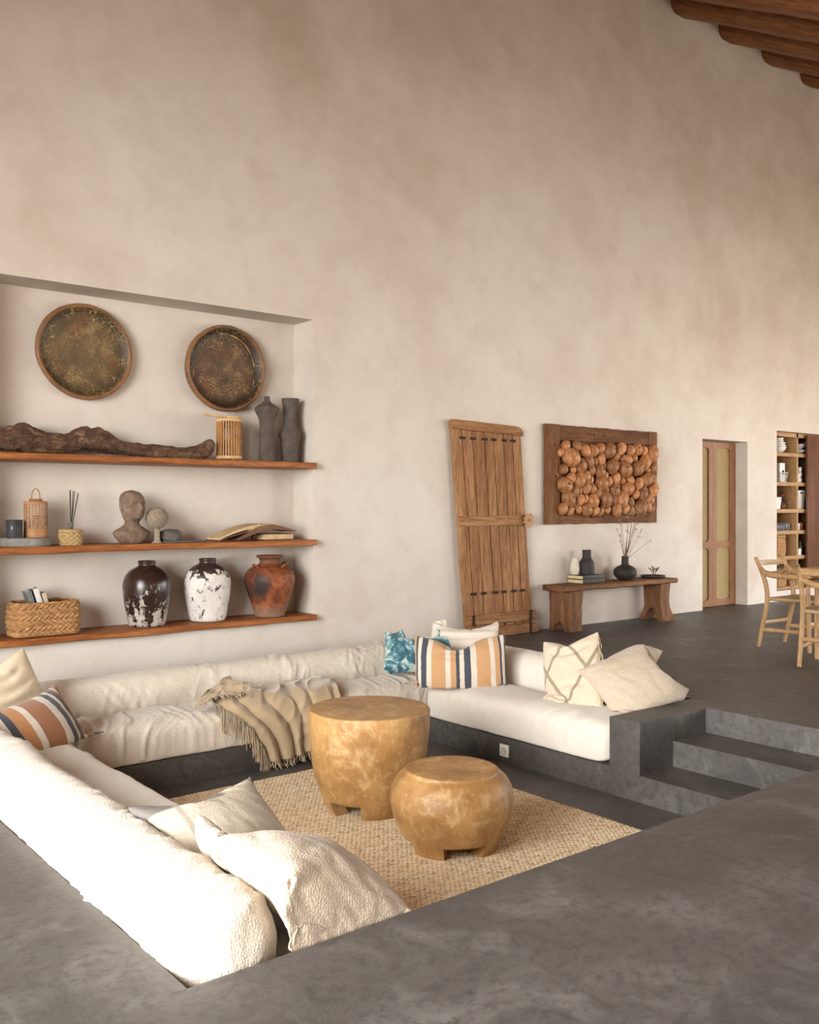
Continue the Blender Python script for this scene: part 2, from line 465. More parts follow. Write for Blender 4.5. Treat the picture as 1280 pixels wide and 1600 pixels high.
tag(cushion('seat_cushion', (4.462, 4.966), (3.625, 5.395), (SB, -.035), 'Y', LINEN_S, wr=.006, freq=7, dirs=(1, -1), seed=3, p_sec=3.2), 'pale linen seat cushion above the wall socket, ending at the concrete arm', 'cushion', 'seat cushions of the sunken sofa')
tag(cushion('bolster', (1.095, 1.44), (2.285, 5.9), (SB, .165), 'Y', LINEN_N, wr=.012, freq=9, seed=4, p_sec=2.5, n=320, m=90, p_end=6), 'long cream bolster lit white, beside the pale grey strip of floor', 'bolster', 'backrest bolsters of the sunken sofa')
tag(cushion('bolster', (1.446, 4.962), (5.888, 6.195), (SB, .15), 'X', LINEN_N, wr=.014, freq=11, dirs=(1, -1.2), seed=5, p_sec=2.6, n=300, m=90, p_end=6), 'long nubby cream bolster against the wall beneath the shelf niche', 'bolster', 'backrest bolsters of the sunken sofa')
tag(cushion('bolster', (4.97, 5.295), (3.86, 6.19), (SB, .17), 'Y', LINEN_S, wr=.004, freq=6, seed=6, p_sec=2.6, p_end=6), 'plain pale bolster behind the diamond pattern pillow, backing onto the upper floor', 'bolster', 'backrest bolsters of the sunken sofa')

# ---- pillow simulation: two sewn sheets, blown up, falling on what lies below
def sim(w, h, M, V0, res=.0125, steps=130, grav=0., chop=None, col=(), seed=0, K=70, sweeps=7, pucker=.95, hold=45., anchor=18., crease=.0035, push=None):
    nx = int(w / res) | 1; ny = int(h / res) | 1
    rs = np.random.RandomState(seed)
    u, v = np.meshgrid(np.linspace(-w / 2, w / 2, nx), np.linspace(-h / 2, h / 2, ny), indexing='ij')
    bor = np.zeros((nx, ny), bool); bor[0] = bor[-1] = True; bor[:, 0] = bor[:, -1] = True
    fid = np.arange(nx * ny).reshape(nx, ny)
    bid = fid.copy(); bid[~bor] = nx * ny + np.arange((~bor).sum())
    N = nx * ny + (~bor).sum()
    dome = (1 - (2 * u / w) ** 2) * (1 - (2 * v / h) ** 2)
    P = np.zeros((N, 3))
    P[fid.ravel()] = np.stack([u, v, dome * .03], -1).reshape(-1, 3)
    bi = bid[~bor]; P[bi] = np.stack([u, v, -dome * .03], -1)[~bor]
    P[:, 2] += rs.normal(size=N) * .0015
    UV = np.zeros((N, 2)); uvg = np.stack([u / w + .5, v / h + .5], -1)
    UV[fid.ravel()] = uvg.reshape(-1, 2); UV[bi] = uvg[~bor]
    groups = []
    dx = w / (nx - 1); dy = h / (ny - 1)
    for idn, ids in enumerate((fid, bid)):
        for di, dj, k in ((1, 0, 1.), (0, 1, 1.), (1, 1, .7), (1, -1, .7), (2, 0, .12), (0, 2, .12)):
            L = math.hypot(di * dx, dj * dy)
            I, J = np.meshgrid(np.arange(nx - di), np.arange(max(0, -dj), ny - max(0, dj)), indexing='ij')
            I, J = I.ravel(), J.ravel()
            key = {(1, 0): I % 2, (1, 1): I % 2, (1, -1): I % 2, (0, 1): J % 2, (2, 0): (I % 4) // 2, (0, 2): (J % 4) // 2}[(di, dj)]
            onb = bor[I, J] & bor[I + di, J + dj]
            for q in (0, 1):
                s = key == q
                if idn == 1: s = s & ~onb
                a = ids[I[s], J[s]]; b = ids[I[s] + di, J[s] + dj]
                R = np.where(onb[s], L * pucker, L)
                if len(a): groups.append((a, b, R, k))
    fq = np.stack([fid[:-1, :-1], fid[1:, :-1], fid[1:, 1:], fid[:-1, 1:]], -1).reshape(-1, 4)
    bq = np.stack([bid[:-1, :-1], bid[:-1, 1:], bid[1:, 1:], bid[1:, :-1]], -1).reshape(-1, 4)
    Q = np.concatenate([fq, bq]); qf = Q.ravel()
    M = np.array(M); P = P @ M[:3, :3].T + M[:3, 3]
    vdir = M[:3, 1]; com0 = M[:3, 3].copy(); X0 = P.copy(); Vl = np.zeros_like(P); dt = 1 / 60
    A0 = dx * dy
    cw = None
    if chop:
        cu, cvv, rad, strn = chop[:4]; cd = (*(chop[4] if len(chop) > 4 else (0, -1)), 0)
        cdir = M[:3, 0] * cd[0] + M[:3, 1] * cd[1] + M[:3, 2] * cd[2]
        cw = np.exp(-(((UV[:, 0] - cu) * w) ** 2 + ((UV[:, 1] - cvv) * h) ** 2) / (2 * rad ** 2)) * strn
    for it in range(steps):
        d1 = P[Q[:, 2]] - P[Q[:, 0]]; d2 = P[Q[:, 3]] - P[Q[:, 1]]
        av = np.cross(d1, d2) * .5
        vol = ((P[Q].mean(1) - P.mean(0)) * av).sum() / 3
        pr = K * np.clip(1 - vol / V0, 0, 1)
        acc = np.zeros_like(P)
        for c in range(3): acc[:, c] = np.bincount(qf, np.repeat(av[:, c] / 4, 4), N)
        acc *= pr / A0
        acc[:, 2] -= grav * (1 if it > steps * .25 else 0)
        if cw is not None: acc += cw[:, None] * cdir
        if hold: acc += hold * (com0 - P.mean(0)) + anchor * (X0 - P)
        Vl = (Vl + acc * dt) * .93
        O = P.copy(); P = P + Vl * dt
        for _ in range(sweeps):
            for a, b, R, k in groups:
                d = P[b] - P[a]; l = np.sqrt((d * d).sum(1)) + 1e-9
                e = l - R
                e = np.where((k < .5) & (e > 0), 0, e) if k < .5 else e
                c = d * (.5 * k * e / l)[:, None]
                P[a] += c; P[b] -= c
        for cdef in col:
            if cdef[0] == 'plane':
                p0 = np.array(cdef[1]); nn = np.array(cdef[2], float); nn /= np.linalg.norm(nn)
                dd = (P - p0) @ nn; m = dd < 0
                P[m] -= dd[m, None] * nn; O[m] += (P[m] - O[m]) * .0
                P[m] = P[m] * .3 + (O[m] + ((P[m] - O[m]) @ nn)[:, None] * nn) * .7
            elif cdef[0] == 'cap':
                a = np.array(cdef[1]); b = np.array(cdef[2]); r = cdef[3]
                ab = b - a; tt = np.clip(((P - a) @ ab) / (ab @ ab), 0, 1)
                dv = P - (a + tt[:, None] * ab); l = np.linalg.norm(dv, axis=1) + 1e-9; m = l < r
                P[m] += dv[m] * ((r - l[m]) / l[m])[:, None]
            elif cdef[0] == 'box':      # top of a block: x0,x1,y0,y1,top, soft corner
                x0, x1, y0, y1, tp = cdef[1]
                ins = (P[:, 0] > x0) & (P[:, 0] < x1) & (P[:, 1] > y0) & (P[:, 1] < y1) & (P[:, 2] < tp)
                if ins.any():
                    q = P[ins]; D = np.stack([q[:, 0] - x0, x1 - q[:, 0], q[:, 1] - y0, y1 - q[:, 1], tp - q[:, 2]], 1)
                    m = D.argmin(1)
                    q[m == 0, 0] = x0; q[m == 1, 0] = x1; q[m == 2, 1] = y0; q[m == 3, 1] = y1; q[m == 4, 2] = tp
                    P[ins] = q
        Vl = (P - O) / dt
        sp = np.linalg.norm(Vl, axis=1); mx = 3.0
        Vl *= np.minimum(1, mx / (sp + 1e-9))[:, None]
    if crease:      # small drag creases in the cloth
        d1 = P[Q[:, 2]] - P[Q[:, 0]]; d2 = P[Q[:, 3]] - P[Q[:, 1]]; av = np.cross(d1, d2); nr = np.zeros_like(P)
        for c in range(3): nr[:, c] = np.bincount(qf, np.repeat(av[:, c], 4), N)
        nr /= np.linalg.norm(nr, axis=1)[:, None] + 1e-12
        a, b = UV[:, 0] * w, UV[:, 1] * h
        k1 = (1 - np.abs(pn(np.stack([a * 16 + b * 9, b * 4 - a * 2, a * 0 + seed * 1.7], -1)))) ** 4
        k2 = (1 - np.abs(pn(np.stack([a * 5 - b * 3, b * 15 + a * 6, a * 0 + seed * 2.9 + 4], -1)))) ** 4
        mk = np.clip(.5 + pn(np.stack([a * 5, b * 5, a * 0 + seed + 2.], -1)), 0, 1)
        e = np.minimum(np.minimum(UV[:, 0], 1 - UV[:, 0]), np.minimum(UV[:, 1], 1 - UV[:, 1])); e = np.clip(e * 14, 0, 1)
        P = P - nr * (crease * (k1 * mk + k2 * (1 - mk)) * e * 1.6)[:, None]
    return P, Q, UV, (nx, ny)
def pmat(c, n, up, roll=0):
    n = Vector(n).normalized(); up = Vector(up); r = up.cross(n).normalized(); u = n.cross(r).normalized()
    m = Matrix((r, u, n)).transposed()
    m = m @ Matrix.Rotation(roll, 3, 'Z')
    m = m.to_4x4(); m.translation = Vector(c); return m
def pillow(name, label, cat, c, n, up, size, mat, roll=0, vol=.6, group='scatter pillows on the sunken sofa', **kw):
    w, h = size
    P, Q, UV, dim = sim(w, h, pmat(c, n, up, roll), vol * w * h * .17, **kw)
    ctr = P.mean(0)
    o = raw(name, P - ctr, Q, mat, None, True, UV); o.location = ctr
    subsurf(o, 1)
    return tag(o, label, cat, group), P, dim
# ------------------------------------------------------------------ pillows
NAVY = (.045, .055, .075); CREAM = (.60, .545, .455); TAN = (.50, .285, .135); RUST = (.30, .125, .055)
STR_A = make_stripes('camel_navy_stripe', [(0, TAN), (.035, NAVY), (.055, CREAM), (.095, NAVY), (.155, CREAM), (.205, TAN), (.345, CREAM), (.395, TAN), (.45, NAVY), (.485, CREAM), (.535, NAVY), (.60, CREAM), (.66, TAN), (.80, CREAM), (.845, TAN), (.90, NAVY), (.925, CREAM), (.962, NAVY)])
STR_B = make_stripes('rust_navy_stripe', [(0, CREAM), (.06, NAVY), (.14, CREAM), (.24, NAVY), (.30, (.42, .20, .08)), (.40, CREAM), (.455, RUST), (.63, CREAM), (.70, NAVY), (.76, CREAM), (.80, NAVY), (.83, (.20, .10, .06)), (.875, CREAM), (.90, RUST), (.965, CREAM), (.98, NAVY)])
def make_teal():
    g = Mat('teal_print', .85, Sheen_Weight=.2); u = g.co('UV')
    n1 = g.noise(u, 4, 6, .7, .8); n2 = g.noise(u, 9, 6, .75, 1.0); n3 = g.noise(g.co('UV', loc=(3, 1, 0)), 6, 5, .7, .5)
    c = g.ramp(n1, (.40, (.012, .055, .08)), (.48, (.05, .17, .21)), (.52, (.33, .44, .40)), (.64, (.56, .56, .50)))
    c = g.mix(g.ramp(n2, (.52, 0.0), (.60, .85)), c, (.016, .08, .11))
    c = g.mix(g.ramp(n3, (.62, 0.0), (.70, .55)), c, (.36, .12, .16))
    c = g.mix(g.ramp(n3, (.30, .6), (.40, 0.0)), c, (.55, .62, .50))
    g.set(Base_Color=c); g.bump(n2, .15, .004); return g.m
def make_ribbed():
    g = Mat('ribbed_cream', .9, Sheen_Weight=.2); u = g.co('UV')
    y = g.sep(u)[1]; x = g.sep(u)[0]
    s = g.ma('SINE', g.ma('MULTIPLY', y, 62.0))
    inside = g.ma('MULTIPLY', g.ramp(x, (.10, 0.0), (.12, 1.0)), g.ramp(y, (.88, 1.0), (.9, 0.0)))
    f = g.ma('MULTIPLY', g.ramp(s, (.35, 0.0), (.6, .6)), inside)
    c = g.mix(f, (.61, .55, .465), (.50, .425, .35))
    g.set(Base_Color=c); g.bump(s, .4, .006); g.bump(g.noise(u, 150, 2), .35, .003); return g.m
def make_diamond():
    g = Mat('diamond_cream', .9, Sheen_Weight=.2); u = g.co('UV')
    x, y = g.sep(u)[0], g.sep(u)[1]
    w = g.ma('MULTIPLY', g.ma('SUBTRACT', g.noise(u, 5, 3), .5), .05)
    def line(a, b, off):
        t = g.ma('ADD', g.ma('ADD', g.ma('MULTIPLY', x, a), g.ma('MULTIPLY', y, b)), w)
        t = g.ma('PINGPONG', g.ma('ADD', t, off), .5)
        return g.ramp(t, (.035, 1.0), (.05, 0.0))
    f = g.ma('MAXIMUM', line(1.55, 1.15, .18), line(1.55, -1.15, .38))
    n = g.noise(u, 60, 3)
    c = g.mix(g.ramp(n, (.35, .35), (.65, 0.0)), (.56, .475, .36), (.42, .335, .23))
    c = g.mix(g.ma('MULTIPLY', f, .85), c, (.22, .175, .11))
    g.set(Base_Color=c); g.bump(f, .6, .006); g.bump(n, .5, .004); return g.m
def make_floral():
    g = Mat('faded_floral', .9); u = g.co('UV')
    c = g.mix(g.ramp(g.noise(u, 4, 5, .7), (.45, 0.0), (.7, .55)), (.66, .57, .42), (.50, .42, .22))
    c = g.mix(g.ramp(g.noise(u, 11, 5, .7, 1), (.58, 0.0), (.68, .5)), c, (.40, .32, .17))
    g.set(Base_Color=c); g.bump(g.noise(u, 160, 2), .4, .003); return g.m
def make_grey_edge():
    g = Mat('slub_linen_grey_edge', .9); u = g.co('UV'); x, y = g.sep(u)[0], g.sep(u)[1]
    n = g.noise(u, 14, 5, .7, .8)
    c = g.ramp(n, (.35, (.44, .385, .30)), (.65, (.55, .49, .40)))
    edge = g.ma('MULTIPLY', g.ramp(y, (.80, 0.0), (.815, 1.0)), g.ramp(x, (.60, 1.0), (.63, 0.0)))
    c = g.mix(edge, c, (.15, .135, .12))
    seam = g.ramp(g.ma('ABSOLUTE', g.ma('SUBTRACT', x, .24)), (.012, 1.0), (.022, 0.0))
    c = g.mix(g.ma('MULTIPLY', seam, .8), c, (.28, .25, .2))
    g.set(Base_Color=c); g.bump(n, .4, .01); g.bump(g.noise(u, 120, 2), .5, .004); return g.m
SEAT = -.05
pillow('pillow', 'teal, cream and blue floral print pillow against the bolster in the far corner', 'pillow', (4.60, 5.56, .175), (-.52, -.78, .32), (0, 0, 1), (.60, .56), make_teal(), roll=.0, vol=.34, seed=1, chop=(.5, 1.0, .09, 22), col=[('plane', (0, 0, SEAT), (0, 0, 1)), ('plane', (0, 5.87, 0), (0, -1, 0))])
pillow('pillow', 'cream pillow with fine woven ribs, tucked behind the teal and the camel striped pillows', 'pillow', (4.92, 5.40, .245), (-.66, -.7, .22), (0, 0, 1), (.60, .58), make_ribbed(), roll=-.05, vol=.44, seed=2, chop=(.5, 1.0, .10, 24), col=[('plane', (0, 0, SEAT), (0, 0, 1)), ('cap', (5.13, 3.8, .02), (5.13, 6.1, .02), .165)])
pB, PB_, dB = pillow('pillow', 'oblong pillow with upright camel, navy and cream stripes, in front of the teal pillow', 'pillow', (4.565, 5.06, .10), (-.64, -.74, .20), (0, 0, 1), (.71, .45), STR_A, roll=0.02, vol=.52, seed=3, chop=(.47, 1.0, .05, 8), col=[('plane', (0, 0, SEAT), (0, 0, 1))])
pA, PA_, dA = pillow('pillow', 'oblong pillow with slanting rust, navy and cream stripes, by the fringe-free end of the sofa', 'pillow', (1.63, 5.32, .0), (.30, -.80, .45), (0, 0, 1), (.68, .48), STR_B, roll=.13, vol=.62, seed=4, col=[('plane', (0, 0, SEAT - .01), (0, 0, 1))])
pA['label'] = 'oblong pillow with slanting rust, navy and cream stripes on the corner of the sofa'
pillow('pillow', 'yellowish cream faded floral pillow behind the rust striped pillow', 'pillow', (1.60, 5.64, .12), (.32, -.85, .35), (0, 0, 1), (.56, .56), make_floral(), roll=.22, vol=.52, seed=5, chop=(.5, 1.0, .12, 2), col=[('plane', (0, 0, SEAT), (0, 0, 1)), ('plane', (0, 5.87, 0), (0, -1, 0))])
pD, PD_, dD = pillow('pillow', 'cream pillow with brown diamond lines and a tasselled side, leaning on the plain bolster', 'pillow', (4.78, 4.20, .14), (-.88, -.20, .45), (0, 0, 1), (.45, .54), make_diamond(), roll=.26, vol=.42, seed=6, chop=(0.5, 1.0, 0.06, 3), col=[('plane', (0, 0, SEAT + .01), (0, 0, 1)), ('cap', (5.13, 3.8, .02), (5.13, 6.1, .02), .165)])
pillow('pillow', 'plain off-white slumped pillow with a pointed corner, resting on the concrete arm', 'pillow', (4.97, 3.80, .12), (-.52, -.50, .62), (0, 0, 1), (.64, .56), LINEN_P, roll=.55, vol=.62, crease=.006, seed=7, chop=(1.0, .5, .09, 12, (-1, 0)), col=[('plane', (0, 0, -.035), (0, 0, 1)), ('box', (4.46, 6, 3.2, 3.62, .002)), ('box', (5.29, 7, 3.2, 7, .002)), ('cap', (5.13, 3.9, .02), (5.13, 6.1, .02), .165)])
p8, P8_, d8 = pillow('pillow', 'slubby off-white pillow with a grey border, behind the big beige pillow', 'pillow', (1.62, 3.06, .02), (.06, -.66, .75), (0, 1, .4), (.60, .58), make_grey_edge(), roll=.10, vol=.48, seed=8, chop=(.42, 1.0, .06, 7), col=[('plane', (0, 0, SEAT + .01), (0, 0, 1)), ('cap', (1.265, 2.4, -.01), (1.265, 5.8, -.01), .18)])
pillow('pillow', 'big crumpled beige sacking pillow slumped at the open end of the sofa', 'pillow', (1.545, 2.53, .095), (.40, -.42, .82), (0, 1, .35), (.54, .92), LINEN_P, roll=.16, vol=.46, res=.0115, crease=.007, anchor=12, seed=9, chop=(.62, .84, .08, 38, (0, -.5, -.8)), steps=170, col=[('box', (1.40, 1.90, 2.2, 5, SEAT + .01)), ('plane', (0, 2.275, 0), (0, 1, 0)), ('cap', (1.265, 2.4, -.01), (1.265, 5.8, -.01), .18)])
# trimmings on pillows
def edge_pts(P, dim, side):
    nx, ny = dim; G = P[:nx * ny].reshape(nx, ny, 3)
    return {'r': G[-1], 'l': G[0], 't': G[:, -1], 'b': G[:, 0]}[side]
TRIM = simple('tassel_thread', (.52, .42, .27), .9, .25, 60)
rs = np.random.RandomState(3); lst = []
e = edge_pts(PD_, dD, 'r')
for k in range(2, len(e) - 2):
    p = e[k] - np.array(pD.location); q = p.copy(); L = rs.uniform(.05, .11)
    path = [p]
    for s in range(4):
        q = q + np.array([rs.normal() * .006 - .004, -.006 + rs.normal() * .008, -L / 4]); q[2] = max(q[2], -.185); path.append(q.copy())
    lst.append((path, .0028))
tubes('tassel_fringe', lst, TRIM, pD, 5)
GREYT = simple('dark_piping', (.10, .09, .08), .8)
e = edge_pts(P8_, d8, 'r') - np.array(p8.location)
tubes('piping', [([tuple(q) for q in e[3:]], .005)], GREYT, p8, 6)
c0 = edge_pts(PA_, dA, 'r')[2] - np.array(pA.location)
tubes('corner_tassel', [([c0, c0 + np.array([.03, -.01, .0]), c0 + np.array([.06, -.015, .004])], [.006, .007, .003])], GREYT, pA, 6)
e = edge_pts(PB_, dB, 'l')[1] - np.array(pB.location)
tubes('corner_tassel', [([e, e + np.array([-.03, .0, .0]), e + np.array([-.075, .01, .005])], [.006, .007, .003])], TRIM, pB, 6)

# ------------------------------------------------------------------ throw
def make_throw():
    g = Mat('wool_throw', .9, Sheen_Weight=.4); v = g.co('Object')
    c = g.ramp(g.noise(v, 4, 4), (.3, (.33, .245, .145)), (.7, (.42, .32, .20)))
    g.set(Base_Color=c); g.bump(g.noise(g.co('Object', (300, 300, 300)), 1, 2), .3, .003); return g.m
THROW = make_throw()
def throw():
    t = thing('throw_blanket', 'crumpled tan wool throw with long fringes hanging over the seat edge', 'blanket', (3.3, 5.36, -.297))
    org = np.array([3.3, 5.36, -.297])
    prof = np.array([(5.87, -.022), (5.80, -.012), (5.66, -.004), (5.52, -.010), (5.45, -.024), (5.392, -.07), (5.372, -.135), (5.368, -.20), (5.366, -.27), (5.366, -.34), (5.366, -.405)])
    nv = 90; nu = 190
    s = np.r_[0, np.cumsum(np.linalg.norm(np.diff(prof, axis=0), axis=1))]
    sv = np.linspace(0, s[-1], nv)
    py = np.interp(sv, s, prof[:, 0]); pz = np.interp(sv, s, prof[:, 1])
    for _ in range(4):
        py[1:-1] = (py[:-2] + 2 * py[1:-1] + py[2:]) / 4; pz[1:-1] = (pz[:-2] + 2 * pz[1:-1] + pz[2:]) / 4
    ty = np.gradient(py); tz = np.gradient(pz); l = np.hypot(ty, tz); ny_, nz_ = tz / l, -ty / l
    v = sv / s[-1]
    xl = np.interp(v, [0, .35, .5, .58, .72, 1], [2.98, 2.83, 2.80, 2.86, 3.0, 3.13])
    xr = np.interp(v, [0, .3, .55, 1], [3.86, 3.82, 3.74, 3.66])
    u = np.linspace(0, 1, nu)
    U, Vv = np.meshgrid(u, v, indexing='ij')
    X = xl[None] + (xr - xl)[None] * U
    fan = U * 5.2 + .5 * pn(np.stack([U * 3, Vv * 2.0, U * 0 + 3.], -1))
    fold = np.abs(np.sin(PI * (fan + .15 * pn(np.stack([U * 6, Vv * 3, U * 0], -1))))) ** .75
    amp = np.interp(Vv, [0, .35, .55, .7, 1], [.004, .015, .024, .034, .05])
    amp = amp * np.interp(U, [0, .25, .6, 1], [1.2, 1.2, .75, .9])
    cre = (1 - np.abs(pn(np.stack([X * 7 + Vv * 4, Vv * 3 - U * 2, U * 0 + 7.], -1)))) ** 4 * np.interp(Vv, [0, .2, .6, 1], [.004, .022, .014, .01])
    D = fold * amp + cre + .006
    bunch = np.exp(-((X - 2.98) / .13) ** 2 - ((Vv - .36) / .11) ** 2) * .03 + np.exp(-((X - 3.15) / .10) ** 2 - ((Vv - .45) / .07) ** 2) * .025
    D = D + bunch
    Y = py[None] + ny_[None] * D; Z = pz[None] + nz_[None] * D
    X = X + .012 * np.cos(PI * fan) * np.interp(Vv, [0, .5, 1], [0, .5, 1])
    lowz = np.interp(U, [0, .12, .3, .5, .75, 1], [0, .0, .0, .012, .02, .035])   # hem rises towards one side
    Z = Z + lowz * np.clip((Vv - .7) / .3, 0, 1)
    P = np.stack([X, Y, Z], -1)
    o = raw('cloth', (P.reshape(-1, 3) - org), gridfaces(nu, nv), THROW, t)
    m = o.modifiers.new('th', 'SOLIDIFY'); m.thickness = .006; m.offset = 1
    # folded back corner lying on the seat
    n1, n2 = 60, 46
    a, b = np.meshgrid(np.linspace(0, 1, n1), np.linspace(0, 1, n2), indexing='ij')
    X2 = 2.66 + .46 * a + .10 * b * (1 - a); Y2 = 5.425 + .04 * a + (.13 + .25 * a) * b
    Z2 = .0 + .016 + .048 * (a ** .6) * np.abs(np.sin(PI * (b * 1.6 + a * 1.1 + .2 * pn(np.stack([a * 3, b * 3, a * 0], -1))))) + .030 * (1 - np.abs(pn(np.stack([a * 4 + b * 3, b * 5, a * 0 + 2.], -1)))) ** 3 * np.minimum(1, a * 4)
    P2 = np.stack([X2, Y2, Z2 - .02 * (1 - b) ** 3], -1)
    o2 = raw('folded_corner', (P2.reshape(-1, 3) - org), gridfaces(n1, n2), THROW, t)
    m = o2.modifiers.new('th', 'SOLIDIFY'); m.thickness = .006; m.offset = -1
    r = np.random.RandomState(5); F1 = []; F2 = []
    for j in range(int(nv * .50), nv - 2, 1):                     # strands hanging from the free side
        for rep in range(2):
            p = P[2, j] + np.array([r.uniform(-.008, .008), -.012 + r.uniform(-.01, .004), 0]); L = r.uniform(.10, .17)
            pa = [p - org]
            for q in range(4):
                p = p + np.array([r.normal() * .004, r.normal() * .003 - (.003 if q == 0 else 0), -L / 4]); pa.append(p - org)
            F1.append((pa, .0024))
    for i in range(2, nu - 4, 3):                               # strands along the hem
        p = P[i, -1].copy(); L = r.uniform(.035, .055); pa = [p - org]
        for q in range(3):
            p = p + np.array([r.normal() * .006, -.004 + r.normal() * .005, -L / 3 * .9]); p[2] = max(p[2], PZ + .004); pa.append(p - org)
        F1.append((pa, .0028))
    for i in range(0, n1 - 6, 1):
        p = P2[i, 0].copy(); pa = [p - org]; an = r.uniform(-2.4, -.9)
        for q in range(3):
            p = p + np.array([math.cos(an) * .016 + r.normal() * .004, math.sin(an) * .014, -.004 if q else .002]); pa.append(p - org)
        F2.append((pa, .0026))
    tubes('fringe', F1, THROW, t, 5); tubes('fringe', F2, THROW, t, 5)
throw()

# ------------------------------------------------------------------ rug
def make_jute():
    g = Mat('jute_weave', .95, Specular_IOR_Level=.1)
    v = g.co('Object', (1 / .026, 1 / .017, 1), (0, 0, 0))
    v = g.mix(.10, v, g.noise(g.co('Object', 14), 1, 3, out='Color'))
    row = g.sep(v)
    vx = g.ma('ADD', row[0], g.ma('MULTIPLY', g.ma('FLOOR', row[1]), .5))
    cell = g.comb(vx, row[1], 0.0)
    d = g.vor(cell, 1.0, 'F1', .35); cc = g.vor(cell, 1.0, 'F1', .35, 'Color')
    big = g.noise(g.co('Object'), 1.6, 4, .6)
    k = g.sep(cc)[0]
    c = g.ramp(k, (.0, (.72, .55, .34)), (.45, (.84, .69, .47)), (1.0, (.92, .80, .60)))
    c = g.mix(g.ramp(big, (.35, .30), (.65, 0.0)), c, (.70, .53, .32))
    c = g.mix(g.ramp(d, (.50, 0.0), (.74, .92)), c, (.17, .10, .04))
    g.set(Base_Color=c)
    g.bump(g.ramp(d, (0.0, 1.0), (.75, 0.0)), .6, .010)
    g.bump(g.noise(g.co('Object', (400, 120, 1)), 1, 2), .3, .003); return g.m
def rug():
    x0, x1, y0, y1 = 1.95, 4.085, 2.55, 5.165
    nx, ny = 90, 110
    X, Y = np.meshgrid(np.linspace(x0, x1, nx), np.linspace(y0, y1, ny), indexing='ij')
    e = np.minimum(np.minimum(X - x0, x1 - X), np.minimum(Y - y0, y1 - Y))
    Z = PZ + .013 - .010 * np.clip(1 - e / .02, 0, 1) + .0012 * pn(np.stack([X * 3, Y * 3, X * 0], -1))
    X = X + np.where(e < 1e-6, .004 * pn(np.stack([X * 30, Y * 30, X * 0], -1)), 0)
    c = np.array([3.0, 3.9, PZ])
    top = (np.stack([X, Y, Z], -1).reshape(-1, 3) - c)
    o = raw('rug', top, gridfaces(nx, ny), make_jute()); o.location = c
    m = o.modifiers.new('th', 'SOLIDIFY'); m.thickness = .009; m.offset = -1
    tag(o, 'chunky woven jute rug on the dark floor under the carved stools', 'rug')
rug()

# ------------------------------------------------------------------ carved stools
def make_stoolwood():
    g = Mat('honey_carved_wood', .42, Specular_IOR_Level=.45); v = g.co('Object')
    z = g.co('Object', (5, 5, 1.4))
    n1 = g.noise(v, 3.2, 6, .65, .8); n2 = g.noise(z, 5, 6, .75, .6); n3 = g.noise(v, 28, 5, .7); n4 = g.noise(v, 6.5, 3, .6, 1.5)
    c = g.ramp(n1, (.28, (.20, .095, .028)), (.50, (.36, .195, .066)), (.72, (.49, .305, .125)))
    c = g.mix(g.ramp(n4, (.52, 0.0), (.66, .55)), c, (.56, .40, .205))
    c = g.mix(g.ramp(n2, (.38, .45), (.55, 0.0)), c, (.22, .11, .035))
    c = g.mix(g.ramp(n3, (.56, 0.0), (.72, .45)), c, (.66, .50, .29))
    g.set(Base_Color=c, Roughness=g.ramp(n3, (.3, .36), (.7, .60)))
    g.bump(n3, .28, .008); g.bump(n2, .2, .012); g.bump(n1, .15, .03); return g.m
STOOLW = make_stoolwood()
